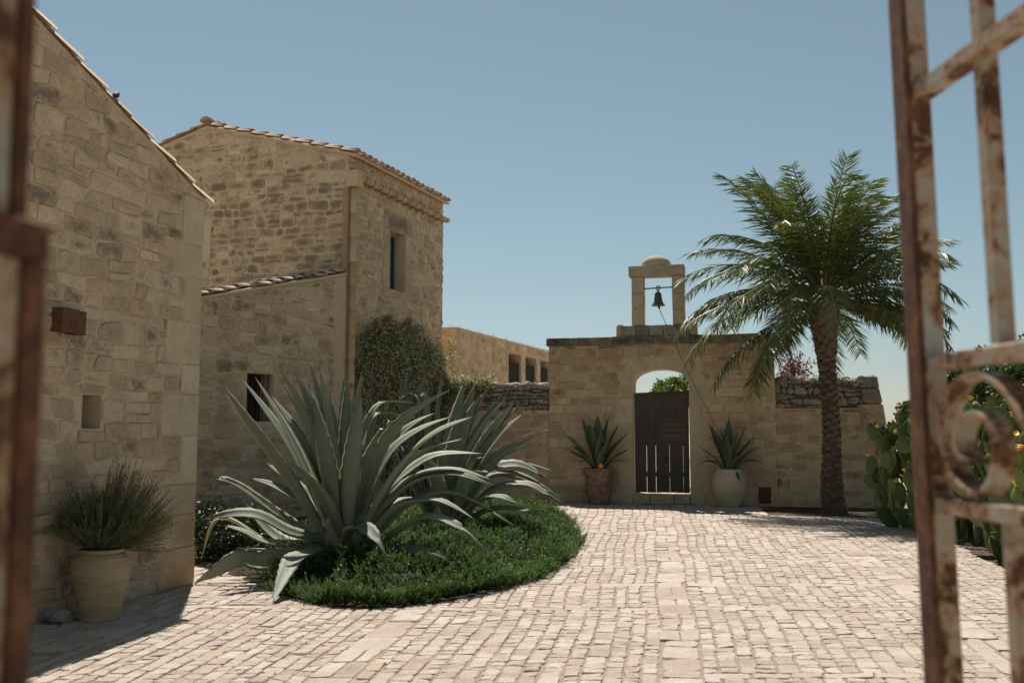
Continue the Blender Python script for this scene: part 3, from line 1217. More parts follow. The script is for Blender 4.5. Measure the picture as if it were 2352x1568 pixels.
# clay gutter on iron brackets
gz = 6.80
gut = MB()
gut.box(TR.p(TL / 2 + .05, gz + .02, .02), TR.U * (TL / 2), TR.N * .018, (0, 0, .03))
gutter = gut.build('gutter', M['render'], tower)
ng = int((TL - .10) / .34)
for k in range(ng):
    uu = .20 + k * .34
    tile_run(gutter, rng, TR.p(uu, gz, .13), TR.N, TR.U, Vector((0, 0, 1)), 1, lift=.0, meshes=[GUTTER], jit=.1, name='gutter_tile')
    b = MB()
    ub = uu + .17
    pts = [TR.p(ub, gz + .02, .225)] + [TR.p(ub, gz - .09 * math.sin(th), .13 + .095 * math.cos(th)) for th in (.3, .8, 1.3, 1.8, 2.3)] + [TR.p(ub, gz - .09, -.01)]
    b.tube(pts, .006, 5)
    b.tube([TR.p(ub, gz - .01, .22), TR.p(ub, gz - .13, -.01)], .005, 5)
    b.build('gutter_bracket', M['iron'], gutter)
# downpipe
dpipe = MB()
dpipe.box(TG.p(TW - .06, 3.25, .018), TG.U * .061, TG.N * .02, (0, 0, 3.3))
dpp = dpipe.build('downpipe', M['render'], tower)
z = 6.52
k = 0
while z > 0:
    h = .50
    s_ = MB()
    s_.lathe([(.075, -h), (.083, -h), (.070, 0.03), (.06, .03)][0:] if False else [(.066, 0), (.086, 0), (.083, .05), (.072, h + .02), (.062, h + .02)],
             TR.p(.105, max(z - h, 0), .05), 16, (rng.random(), .2, .4))
    o = s_.build('pipe_section', M['clay'], dpp, True)
    z -= h
hp = MB()
c = TR.p(.11, 6.72, .08)
hp.box(c, TR.U * .13, TR.N * .12, (0, 0, .15), (.7, .2, .5))
hp.box(c + Vector((0, 0, .155)), TR.U * .145, TR.N * .135, (0, 0, .02), (.6, .2, .5))
hp.build('hopper', M['clay'], dpp)

# ------------------------------------------------------------------ lean-to in front of the gable
rng = random.Random(31)
A1 = T0 + TG.N * .41 - TG.U * .01
A0 = at(465, 900, 16.8)
A0.z = 0
A00 = A1 + (A0 - A1) * 1.5
LT = Wall(A00, A1 - A00)
LL = (A1 - A00).length
LP = .252
LJ = 4.80


def ldepth(u):
    return (LT.p(u, 0) - T0).dot(TG.N)


def lz(u):
    return LJ - LP * ldepth(u)


lean = thing('stone_house', A1, 'low stone lean-to with tiled roof and barred window, against the tall house', 'house')
bx0, by1 = LT.uv(568, 856)
bx1, by0 = LT.uv(625, 968)
lw = panel('wall', LT, [(0, -.05), (LL, -.05), (LL, lz(LL) - .07), (0, lz(0) - .07)], [rect(bx0, bx1, by0, by1)], .35, M['mortar'], lean)
pool = Pool(lean, 300)
sl = (lz(LL) - lz(0)) / LL
rb = rubble(rng, 0, LL, 0, 5, (.13, .25), (.18, .5), wave=.04, slant=.03, split=.18)
lay(pool, lw, LT, rb, rng, M['stone'], [(-sl, 1, lz(0) - .09), (1, 0, LL - .003), (-1, 0, -.003)], [(bx0 - .02, bx1 + .14, by0 - .1, by1 + .02), (LL - .04, LL, 0, 9)],
    joint=.018, jit=.008, bev=.016, tilt=.6, bulge=.003, proud=(.005, .026), cham=(.12, .34), lichen=lambda u, v: .42 if v > 2.4 else .3, warm=lambda u, v: .4)
q = soften(rect(bx1, bx1 + .14, by0 - .1, by1 + .02), rng, .01, .003, (.02, .06))
pool.add(lw, stone_geo(LT, q, rng, .012, bev=.008), M['quoin'], (.5, .1, .5), 'window_surround')
pool.flush()
bw = MB()
bw.box(LT.p((bx0 + bx1) / 2, (by0 + by1) / 2, -.33), LT.U * ((bx1 - bx0) / 2 + .02), LT.N * .01, (0, 0, (by1 - by0) / 2 + .02))
bwo = bw.build('window', M['glass'], lean)
nb = 5
for k in range(nb):
    b = MB()
    uu = bx0 + (bx1 - bx0) * (k + .6) / (nb + .2)
    b.tube([LT.p(uu, by0, -.06), LT.p(uu, by1, -.06)], .011, 6)
    b.build('window_bar', M['iron'], bwo)
for k in range(1):
    b = MB()
    vv = by0 + (by1 - by0) * .6
    b.box(LT.p((bx0 + bx1) / 2, vv, -.06), LT.U * (bx1 - bx0) * .5, LT.N * .008, (0, 0, .008))
    b.build('window_bar', M['iron'], bwo)
rw = Wall(A1 - LT.N * .002, -TG.N)
panel('end_wall', Wall(A1, -TG.N), [(.004, -.05), (.40, -.05), (.40, LJ - .07), (.004, lz(LL) - .07)], [], .3, M['mortar'], lean)
le0, le1 = LT.p(0, 0, -.35), LT.p(0, 0) - TG.N * (ldepth(0) - .02)
mb = MB()
mb.add([le0, le1, le1 + Vector((0, 0, LJ - .1)), le0 + Vector((0, 0, lz(0) + .05)), le0 + LT.U * .3, le1 + LT.U * .3, le1 + LT.U * .3 + Vector((0, 0, LJ - .1)), le0 + LT.U * .3 + Vector((0, 0, lz(0) + .05))],
       [(0, 1, 2, 3), (7, 6, 5, 4), (0, 4, 5, 1), (1, 5, 6, 2), (2, 6, 7, 3), (3, 7, 4, 0)])
mb.build('end_wall', M['mortar'], lean)
dn = (TG.N - Vector((0, 0, LP))).normalized()
nl = (Vector((0, 0, 1)) + TG.N * LP).normalized()
pR, pL = LT.p(LL, 0), LT.p(0, 0)
tR, tL = (T0 - pR).dot(TG.U), (T0 - pL).dot(TG.U)
dR, dL = ldepth(LL), ldepth(0)


def rpt(t, d, dz=0.0):
    q = T0 - TG.U * t + TG.N * d
    return Vector((q.x, q.y, LJ - LP * d + dz))


lr = prism('roof', [rpt(.0, .005), rpt(.0, dR + .06), rpt(tL, dL + .10), rpt(tL, .005)], Vector((0, 0, -.06)), M['mortar'], lean)
t = tR + .12
while t < tL - .1:
    d = dR + (dL - dR) * (t - tR) / (tL - tR)
    L = d + .16
    n_ = max(1, int(L / .38))
    tile_run(lr, rng, rpt(t, d + .16, .015), TG.U, -dn, nl, n_, meshes=OLD, lift=.036)
    tile_run(lr, rng, rpt(t + .14, d + .13, .045), TG.U, -dn, nl, n_, lift=.008, meshes=[PAN])
    t += .28

# ------------------------------------------------------------------ loggia building beyond the wall
rng = random.Random(41)
LV = Vector((math.sin(rad(19.3)), math.cos(rad(19.3)), 0))
LO = at(1050, 800, 27.0)
LG = Wall(LO, LV)
loggia = thing('stone_building', LG.O, 'flat roofed stone building with square openings and dry grass on top, beyond the courtyard', 'building')
LH = (LG.uv(1050, 745)[1] + LG.uv(1262, 811)[1]) / 2
LLEN = 15.5
ops = []
for (xa, xb, yt) in ((1168, 1197, 807), (1207, 1232, 818), (1241, 1262, 827)):
    ops.append((LG.u(xa, 850), LG.u(xb, 850)))
otop = LG.uv(1182, 812)[1]
step_ = ops[2][0] - ops[1][0]
wid = ops[2][1] - ops[2][0]
for k in (1,):
    ops.append((ops[2][0] + step_ * k, ops[2][1] + step_ * k))
holes = [rect(a, b, 1.0, otop) for a, b in ops]
lgw = panel('wall', LG, [(0, -.05), (LLEN, -.05), (LLEN, LH), (0, LH)], holes, .45, M['mortar'], loggia)
mb = MB()
c0, c1 = LG.p(0, 0, -.46), LG.p(0, 0, -5.5)
mb.box(((c0 + c1) / 2) + Vector((0, 0, LH / 2 - .02)) + LV * .1, (c1 - c0) / 2, LV * .1, (0, 0, LH / 2 - .01))
c0, c1 = LG.p(LLEN, 0, -.46), LG.p(LLEN, 0, -5.5)
mb.box(((c0 + c1) / 2) + Vector((0, 0, LH / 2 - .02)), (c1 - c0) / 2, LV * .1, (0, 0, LH / 2 - .01))
mb.box(LG.p(LLEN / 2, LH / 2 - .02, -5.5), LV * LLEN / 2, LG.N * .1, (0, 0, LH / 2 - .01))
mb.build('rear_wall', M['mortar'], loggia)
mb = MB()
mb.box(LG.p(LLEN / 2, LH - .12, -3.0), LV * (LLEN / 2 - .2), LG.N * 2.5, (0, 0, .08))
mb.build('roof', M['mortar'], loggia)
for a, b in ops:
    m_ = MB()
    m_.box(LG.p((a + b) / 2, (1.0 + otop) / 2 - .14, -.09), LV * ((b - a) / 2 - .004), LG.N * .02, (0, 0, (otop - 1) / 2 - .13))
    m_.build('opening_screen', M['dark'], loggia)
pool = Pool(loggia, 300)
rb = rubble(rng, 0, LLEN, 1.8, LH, (.16, .30), (.2, .5), wave=.05, slant=.05, split=.2)
lay(pool, lgw, LG, rb, rng, M['gold'], [(0, 1, LH - .03)], [(a - .03, b + .03, 1.0, otop + .04) for a, b in ops], joint=.025, jit=.012, proud=(0, .022),
    cham=(.15, .42), lichen=lambda u, v: .05, warm=lambda u, v: .5)
EW = Wall(LG.p(0, 0, -2.2), LG.N)
rb = rubble(rng, 0, 2.2, 1.5, LH, (.26, .34), (.4, .8), wave=.01)
ewp = panel('end_wall', EW, [(0, -.05), (2.2, -.05), (2.2, LH - .005), (0, LH - .005)], [], .08, M['mortar'], loggia, n0=.06)
ew_w = Wall(EW.p(0, 0, .06), EW.U)
lay(pool, ewp, ew_w, rb, rng, M['gold'], [(0, 1, LH - .03), (1, 0, 2.19)], [], joint=.014, lichen=lambda u, v: .2 if v < 3.9 else .5, warm=lambda u, v: .6)
pool.flush()
# wispy grass along the parapet
rng2 = np.random.default_rng(3)
n = 420
uu = rng2.uniform(0, LLEN, n)
P = np.array([LG.p(u, LH - .03, -rng2.uniform(.05, .4)) for u in uu])
h = rng2.uniform(.05, .2, n)
dx = rng2.normal(0, .05, (n, 2))
V = np.zeros((n, 3, 3))
V[:, 0] = P + np.array([.006, 0, 0])
V[:, 1] = P - np.array([.006, 0, 0])
V[:, 2] = P + np.c_[dx, h]
o = big('roof_grass', V.reshape(-1, 3), np.arange(3 * n).reshape(-1, 3), M['straw'], loggia, tone=np.tile([.5, .5, .5], (3 * n, 1)))
o['kind'] = 'stuff'

# ------------------------------------------------------------------ gateway with bellcote
rng = random.Random(51)
GL = GATE.u(1780, 900)
gate = thing('gateway', GATE.O, 'stone gateway wall with arched doorway and bellcote, between two dry stone walls', 'gateway')
GH = GATE.uv(1500, 790)[1]                              # underside of the coping
GT = GATE.uv(1500, 771)[1]                              # top of the coping
d0, d1 = GATE.u(1454, 1000), GATE.u(1584, 1000)
asp = GATE.uv(1454, 884)[1]
acr = GATE.uv(1515, 847)[1]
dc, dr = (d0 + d1) / 2, (d1 - d0) / 2
NA = 18
arch = [(dc - dr * math.cos(math.pi * k / NA), asp + (acr - asp) * math.sin(math.pi * k / NA) ** .85) for k in range(NA + 1)]
GT_ = .55
gwp = panel('wall', GATE, [(0, -.05), (d0, -.05)] + arch + [(d1, -.05), (GL, -.05), (GL, GH), (0, GH)], [], GT_, M['mortar'], gate)
pool = Pool(gate, 300)
jw = [.40, .30, .44, .32, .42, .30, .46]
jb = []
for side in (0, 1):
    v, k = .0, 0
    jr = random.Random(60 + side)
    while v < asp - .05:
        h = jr.uniform(.28, .62)
        if asp - v - h < .2:
            h = asp - v
        wj = jw[(k + side) % 7] * jr.uniform(.8, 1.1)
        jb.append((d0 - wj, d0 + .004, v, v + h) if side == 0 else (d1 - .004, d1 + wj, v, v + h))
        v += h
        k += 1
for i, (a, b, c, d) in enumerate(jb):
    q = soften(rect(a, b, c, d), rng, .012, .004, (.02, .08))
    pool.add(gwp, stone_geo(GATE, q, rng, rng.uniform(.006, .014), bev=.01), M['quoin'], (rng.random() * .8, 0.45 if i == 4 else max(0, rng.gauss(.15, .15)), .4), 'jamb_stone')
# voussoirs
NV = 11
vous = []
for k in range(NV):
    t0, t1 = math.pi * k / NV, math.pi * (k + 1) / NV

    def ap(t, e):
        x, y = dc - dr * math.cos(t), asp + (acr - asp) * math.sin(t) ** .85
        # outward direction from a point well below the crown
        ox, oy = x - dc, (y - (asp - .38)) * 1.15
        l = math.hypot(ox, oy)
        return x + ox / l * e, y + oy / l * e

    e = rng.uniform(.27, .38)
    poly = [ap(t0 + .02, .0), ap(t1 - .02, .0), ap(t1 - .02, e), ap(t0 + .02, e)]
    vous.append(poly)
    q = soften(poly, rng, .010, .003, (.02, .08))
    pool.add(gwp, stone_geo(GATE, q, rng, rng.uniform(.006, .014), bev=.009), M['quoin'], (rng.random(), max(0, rng.gauss(.15, .12)), .4), 'arch_stone')
polys = rubble(rng, 0, GL, 0, GH, (.15, .215), (.22, .5), wave=.008, slant=.008, split=.10)
keep = []
for p in polys:
    cx, cy = sum(q[0] for q in p) / 4, sum(q[1] for q in p) / 4
    ex, ey = (cx - dc) / (dr + .32), (cy - asp + .1) / (acr - asp + .42)
    if cy > asp - .05 and ex * ex + ey * ey < 1:
        continue
    keep.append(p)
lay(pool, gwp, GATE, keep, rng, M['gold'], [(1, 0, GL - .003), (-1, 0, -.003), (0, 1, GH - .004)], jb + [(d0, d1, 0, asp), (d0 - .12, d1 + .12, asp - .01, acr + .26)],
    joint=.012, jit=.005, bev=.015, tilt=.55, bulge=.003, proud=(.008, .03), cham=(.06, .24), lichen=lambda u, v: .5 if v > GH - .8 else (.3 if v > 1 else .1), warm=lambda u, v: .45)
# coping
u = -.06
k = 0
while u < GL + .05:
    wl = rng.uniform(.34, .56)
    u2 = min(u + wl, GL + .06)
    if GL + .06 - u2 < .15:
        u2 = GL + .06
    q = soften(rect(u, u2, GH + .002, GT), rng, .008, .003, (.03, .1))
    g = stone_geo(GATE, q, rng, .055, back=GT_ + .05, bev=.014)
    n_ = len(q)
    g = (g[0], g[1] + [tuple(range(n_ - 1, -1, -1))])
    pool.add(gwp, g, M['coping'], (rng.random(), rng.uniform(.5, 1.0), .2), 'coping_stone')
    u = u2
pool.flush()


def block(name, u0, u1, v0, v1, n0, n1, mat, tone, parent, bevel=.012):
    q = soften(rect(u0, u1, v0, v1), rng, .004, .002, (.02, .06))
    vs, fs = stone_geo(GATE, q, rng, n0, back=-n1, bev=bevel, tilt=.05)
    fs.append(tuple(range(len(q) - 1, -1, -1)))
    return obj(name, vs, fs, mat, parent, tone=tone)


BN0, BN1 = .0, -.30
bu = lambda px, py: GATE.uv(px, py)[0]
bv = lambda px, py: GATE.uv(px, py)[1]
b0u, b1u = bu(1418, 755), bu(1598, 755)
bt = bv(1508, 746)
nbk = 5
for k in range(nbk):
    a = b0u + .1 + (b1u - b0u - .2) * k / nbk
    b = b0u + .1 + (b1u - b0u - .2) * (k + 1) / nbk
    block('bellcote_base_stone', a, b, GT + .002, bt, BN0 + .02, BN1 - .02, M['dry'], (.5 + .1 * rng.random(), rng.uniform(.2, .75), .45), gate)
for (a, b) in ((b0u - .02, b0u + .10), (b1u - .10, b1u + .02)):
    pts = [(a, GT + .002), (b, GT + .002), (b, bt + .03)]
    pts += [((a + b) / 2 + (b - a) / 2 * math.cos(t), bt - .06 + .09 * math.sin(t)) for t in (.5, 1.0, 1.57, 2.1, 2.6)] + [(a, bt - .06)]
    vs, fs = stone_geo(GATE, pts, rng, BN0 + .03, back=.33, bev=.01, tilt=.05)
    fs.append(tuple(range(len(pts) - 1, -1, -1)))
    obj('bellcote_end_stone', vs, fs, M['gold'], gate, tone=(.5, .45, .5))
ptop = bv(1460, 636)
for i, (xa, xb) in enumerate(((1450.5, 1478), (1544, 1571.5))):
    a, b = bu(xa, 700), bu(xb, 700)
    zz = bt
    for k in range(3):
        h = (ptop - bt) * (.36, .30, .34)[(k + i) % 3]
        block('pillar_stone', a + rng.uniform(-.004, .004), b + rng.uniform(-.004, .004), zz + .002, zz + h, BN0, BN1, M['quoin'], (.4 + .3 * rng.random(), .2, .55), gate)
        zz += h
block('lintel', bu(1443.5, 622), bu(1571.5, 622), ptop + .002, bv(1508, 609), BN0 + .03, BN1 - .03, M['quoin'], (.45, .35, .62), gate, .02)
lt = bv(1508, 609)
dome = MB()
dw = (bu(1540, 600) - bu(1471, 600)) / 2
dh = bv(1505, 585.5) - lt
prof = [(dw * 1.0, 0), (dw * 1.0, .02)] + [(dw * math.cos(t) ** .9, .02 + (dh - .02) * math.sin(t)) for t in [math.pi / 2 * k / 9 for k in range(1, 9)]] + [(.002, dh)]
dome.lathe(prof, (0, 0, 0), 32, (.6, .15, .5))
dcn = GATE.p(bu(1505, 600), lt, (BN0 + BN1) / 2)
ax = GATE.U
dome.v = [tuple(dcn + GATE.U * v[0] + GATE.N * v[1] * (.19 / dw) + Vector((0, 0, v[2]))) for v in dome.v]
dome.f = [f for f in dome.f]
dome.build('dome_cap', M['quoin'], gate, True)

# threshold
zdoor = bv(1520, 1132)
for k in range(3):
    a, b = d0 + (d1 - d0) * (0, .30, .72)[k] + .005, d0 + (d1 - d0) * (.30, .72, 1)[k] - .005
    block('threshold_stone', a, b, 0, zdoor - .012, .05, -.45, M['quoin'], (.3, .35, .4), gate)

# plank door
door = thing('plank_door', GATE.p(d0, 0, -.1), 'weathered dark plank door with light showing through its gaps, under the arch', 'door')
dtop = bv(1520, 899)
npl = 8
pr = random.Random(4)
edges = [0, .085, .215, .385, .51, .635, .76, .885, 1.0]
ua, ub = d0 + .025, d1 - .02
for k in range(npl):
    a, b = ua + (ub - ua) * edges[k], ua + (ub - ua) * edges[k + 1]
    gt_, gb = pr.uniform(.0005, .0015), (.004, .002, .009, .007, .0015, .006, .0015, .005)[k]
    zb = zdoor + pr.uniform(.004, .014)
    zt = dtop - .11
    hb = (zt - zb) * .42
    nf, nb_ = -.085 + pr.uniform(-.004, .004), -.12
    prof = [(a + gb, zb), (b - gb * .3, zb + pr.uniform(-.006, .006)), (b - gb * .3, zb + hb), (b - gt_, zt), (a + gt_, zt), (a + gb, zb + hb)]
    panel('plank', GATE, prof, [], .035, M['wood'], door, n0=nf)
panel('top_board', GATE, [(ua, dtop - .115), (ub, dtop - .105), (ub, dtop + .015), (ua, dtop - .02)], [], .045, M['woodtop'], door, n0=-.075)
for v_ in (zdoor + .36, zdoor + 1.25, dtop - .3):
    panel('ledge', GATE, rect(ua + .02, ub - .02, v_, v_ + .1), [], .03, M['wood'], door, n0=-.125)
panel('backing_board', GATE, rect(ua + .01, ub - .01, zdoor + 1.05, dtop - .12), [], .01, M['wood'], door, n0=-.1225)
pq = [bu(1512, 962), bu(1575, 962), bv(1540, 1010), bv(1540, 962)]
panel('patch_frame', GATE, rect(pq[0], pq[1], pq[2], pq[3]), [rect(pq[0] + .04, pq[1] - .04, pq[2] + .04, pq[3] - .04)], .02, M['woodpatch'], door, n0=-.062)
for k in range(3):
    z0_ = pq[2] + .05 + k * (pq[3] - pq[2] - .1) / 3
    panel('patch_slat', GATE, rect(pq[0] + .045, pq[1] - .045, z0_, z0_ + .09), [], .012, M['woodpatch'], door, n0=-.068)
mb = MB()
mb.box(GATE.p(bu(1531, 1055), bv(1531, 1055), -.072), GATE.U * .055, GATE.N * .012, (0, 0, .07))
mb.build('lock_plate', M['iron'], door)

# bell, its rod and the rope
bell = thing('bell', GATE.p(bu(1510, 700), bv(1510, 702), -.15), 'small green bronze bell hanging from an iron rod in the bellcote', 'bell')
ry = bv(1510, 659)
rod = MB()
rod.tube([GATE.p(bu(1476, 660), ry - .01, -.15), GATE.p(bu(1545, 660), ry + .01, -.15)], .016, 8)
rod.build('rod', M['iron'], bell)
bb, bt_ = bv(1510, 700), bv(1510, 669)
bR = (bu(1526, 698) - bu(1494, 698)) / 2
bh = bt_ - bb
mb = MB()
prof = [(bR * .86, .02), (bR, 0), (bR * .98, bh * .05), (bR * .78, bh * .16), (bR * .62, bh * .36), (bR * .54, bh * .62), (bR * .48, bh * .86), (bR * .40, bh * .95), (bR * .16, bh * 1.04), (bR * .11, bh * 1.18), (.004, bh * 1.2)]
mb.lathe(prof, GATE.p(bu(1510, 690), bb, -.15), 28)
mb.build('bell_body', M['bronze'], bell, True)
mb = MB()
lp = GATE.p(bu(1510, 690), ry, -.15)
mb.tube([lp + GATE.U * .045 * math.cos(t) + Vector((0, 0, .045 * math.sin(t) + .0)) for t in [2 * math.pi * k / 12 for k in range(13)]], .012, 6)
mb.tube([lp + Vector((0, 0, -.04)), lp + Vector((0, 0, -.12))], .02, 6)
mb.build('hanging_ring', M['iron'], bell)
mb = MB()
cl = GATE.p(bu(1511, 690), bb, -.15)
mb.tube([cl + Vector((0, 0, .1)), cl + Vector((0, 0, -.02)), cl + Vector((.01, 0, -.05)), cl + Vector((.025, 0, -.075))], [.012, .022, .026, .012], 8)
mb.build('clapper', M['iron'], bell)
rs = cl + Vector((.01, 0, -.07))
re_w = Wall(GATE.p(0, 0, .75), GATE.U)
ru_, rv_ = re_w.uv(1662, 1010)
re_ = re_w.p(ru_, rv_)
pts = []
for k in range(13):
    t = k / 12
    q = rs.lerp(re_, t)
    q.z -= .10 * math.sin(math.pi * t)
    pts.append(q)
mb = MB()
mb.tube(pts, .008, 5)
tag(mb.build('bell_rope', M['rope'], None, True), 'thin bell rope slanting across the gateway from the bell to the cream pot plant', 'rope')


# ------------------------------------------------------------------ field-stone boundary walls either side
def rock_mesh(seed):
    r = random.Random(seed)
    ph = (1 + 5 ** .5) / 2
    vs = [Vector(v).normalized() for v in ((-1, ph, 0), (1, ph, 0), (-1, -ph, 0), (1, -ph, 0), (0, -1, ph), (0, 1, ph), (0, -1, -ph), (0, 1, -ph), (ph, 0, -1), (ph, 0, 1), (-ph, 0, -1), (-ph, 0, 1))]
    fs = [(0, 11, 5), (0, 5, 1), (0, 1, 7), (0, 7, 10), (0, 10, 11), (1, 5, 9), (5, 11, 4), (11, 10, 2), (10, 7, 6), (7, 1, 8), (3, 9, 4), (3, 4, 2), (3, 2, 6), (3, 6, 8), (3, 8, 9), (4, 9, 5), (2, 4, 11), (6, 2, 10), (8, 6, 7), (9, 8, 1)]
    cache, out = {}, []

    def mid(a, b):
        k = (min(a, b), max(a, b))
        if k not in cache:
            vs.append((vs[a] + vs[b]).normalized())
            cache[k] = len(vs) - 1
        return cache[k]

    for a, b, c in fs:
        x, y, z = mid(a, b), mid(b, c), mid(c, a)
        out += [(a, x, z), (b, y, x), (c, z, y), (x, y, z)]
    d = [Vector((r.gauss(0, 1), r.gauss(0, 1), r.gauss(0, 1))).normalized() for _ in range(5)]
    o = [r.uniform(.5, .8) for _ in d]
    res = []
    for v in vs:
        q = v * 1.0
        for a, b in zip(d, o):
            s_ = q.dot(a)
            if s_ > b:
                q = q - a * (s_ - b)
        res.append(q * (1 + r.gauss(0, .05)))
    me = bpy.data.meshes.new('rock')
    me.from_pydata([tuple(v) for v in res], [], out)
    a = me.attributes.new('tone', 'FLOAT_COLOR', 'POINT')
    t = (.45 + .5 * r.random(), max(0, r.gauss(.25, .2)), .25, 1)
    a.data.foreach_set('color', np.tile(np.array(t, np.float32), len(res)))
    me.materials.append(M['dry'])
    return me


ROCKS = [rock_mesh(k) for k in range(9)]


def field_wall(w, L, top, low, label, seed, thick=.5, slant_end=0.0, patches=()):
    rng = random.Random(seed)
    t = thing('field_stone_wall', w.O, label, 'wall', 'field stone walls beside the gateway')
    lo = panel('lower_wall', w, [(0, -.05), (L, -.05), (L - slant_end * low, low), (0, low)], [], thick, M['mortar'], t)
    upw = panel('upper_wall', w, [(0, low + .002), (L - slant_end * low, low + .002), (L - slant_end * top, top - .08), (0, top - .08)], [], thick - .12, M['gap'], t, n0=-.05)
    pool = Pool(t, 300)
    end = [(1, slant_end, L - .01)]
    lay(pool, lo, w, rubble(rng, 0, L, 0, low, (.14, .24), (.22, .5), wave=.02, slant=.02), rng, M['gold'], end + [(0, 1, low - .005)], list(patches), joint=.018,
        jit=.006, bev=.016, tilt=.5, proud=(.0, .024), lichen=lambda u, v: .3, warm=lambda u, v: .5)
    ws_ = Wall(w.p(0, 0, -.05), w.U)
    lay(pool, upw, ws_, rubble(rng, 0, L, low, top - .1, (.08, .17), (.09, .27), wave=.035, slant=.04, split=.25), rng, M['dry'], end + [(0, 1, top - .03)], [], joint=.022, jit=.009,
        proud=(.03, .08), cham=(.15, .42), bev=.03, lichen=lambda u, v: .35, warm=lambda u, v: .25, bulge=.01)
    pool.flush()
    u = .08
    while u < L - slant_end * top - .06:
        for n_ in (-.08, -.32):
            s_ = rng.uniform(.075, .14)
            m_ = Matrix.Translation(w.p(u + rng.gauss(0, .02), top - .08 + rng.uniform(-.015, .045), n_ + rng.gauss(0, .02))) @ Matrix.Rotation(rng.uniform(0, 6.3), 4, 'Z') @ Matrix.Rotation(rng.gauss(0, .35), 4, 'X')
            m_ = m_ @ Matrix.Diagonal((s_ * rng.uniform(.9, 1.35), s_ * rng.uniform(.8, 1.1), s_ * rng.uniform(.6, .95), 1))
            inst('cap_stone', ROCKS[rng.randrange(9)], m_, t)
        u += rng.uniform(.13, .22)
    return t


# left wall runs from the tower house to the gateway
su_ = -3.3
LW = Wall(GATE.p(-3.05, 0, -.06), GATE.U)
ltop = GATE.uv(1170, 880)[1]
field_wall(LW, 3.04, ltop, ltop - .62, 'field stone wall with jasmine over its top, between tall house and gateway', 71)
rt = GATE.uv(1900, 866)[1]
RW = Wall(GATE.p(GL + .004, 0, -.06), GATE.U)
RL = RW.u(2068, 1150)
v0p, v1p = RW.uv(1755, 1152), None
pu0, pv0 = RW.uv(1790, 1148)
rwt = field_wall(RW, RL, rt, rt - .66, 'field stone wall with a tapered free end, behind the palm trunk', 72, slant_end=.14)
# dressed end blocks of the right wall
rngq = random.Random(8)
z = .0
while z < rt - .1:
    h = rngq.uniform(.3, .5)
    if rt - z - h < .2:
        h = rt - z
    a0, a1 = RL - .14 * z, RL - .14 * (z + h)
    wq = rngq.uniform(.3, .5)
    q = soften([(a0 - wq, z), (a0 + .02, z), (a1 + .02, z + h), (a1 - wq, z + h)], rngq, .012, .006, (.03, .1))
    vs, fs = stone_geo(RW, q, rngq, .035, back=.45, bev=.018)
    fs.append(tuple(range(len(q) - 1, -1, -1)))
    obj('end_stone', vs, fs, M['dry'] if z > 1.7 else M['gold'], rwt, tone=(.4, .5, .3))
    z += h
# little iron hatch at the foot of the gateway wall
hatch = MB()
hx, hy = GATE.uv(1757, 1137)
hatch.box(GATE.p(hx, hy, .03), GATE.U * .13, GATE.N * .02, (0, 0, .17))
hatch.box(GATE.p(hx, hy, .052), GATE.U * .10, GATE.N * .006, (0, 0, .13))
tag(hatch.build('wall_hatch', M['corten']), 'small dark rusty hatch low on the gateway wall, right of the cream pot', 'hatch')


# ------------------------------------------------------------------ pots
def pot(name, base, prof, mat, label, cat='pot', n=48, rimr=None, ridges=0):
    t = thing(name, base, label, cat)
    pr_ = []
    for i in range(len(prof) - 1):
        (r0, z0), (r1, z1) = prof[i], prof[i + 1]
        k = max(2, int(abs(z1 - z0) / .012))
        for j in range(k):
            f = j / k
            f2 = f * f * (3 - 2 * f) if False else f
            z_ = z0 + (z1 - z0) * f
            pr_.append((r0 + (r1 - r0) * f2 + (ridges * math.sin(z_ * 190) if ridges else 0), z_))
    pr_.append(prof[-1])
    rt_, zt_ = prof[-1]
    outer = pr_ + [(rt_ - .012, zt_ + .008), (rt_ - .03, zt_), (rt_ - .035, zt_ - .06)]
    mb = MB()
    mb.lathe(outer, base, n)
    mb.build('pot_body', mat, t, True)
    mb = MB()
    mb.lathe([(.002, zt_ - .055), (rt_ - .034, zt_ - .052)], base, n)
    mb.build('potting_soil', M['soil'], t)
    return t


def spline(pts, n=6):
    """catmull-rom through profile points"""
    out = []
    P = [pts[0]] + list(pts) + [pts[-1]]
    for i in range(1, len(P) - 2):
        for k in range(n):
            t = k / n
            q = []
            for c in range(len(P[0])):
                a, b, c_, d = P[i - 1][c], P[i][c], P[i + 1][c], P[i + 2][c]
                q.append(.5 * (2 * b + (c_ - a) * t + (2 * a - 5 * b + 4 * c_ - d) * t * t + (3 * b - a - 3 * c_ + d) * t ** 3))
            out.append(tuple(q))
    out.append(tuple(pts[-1]))
    return out


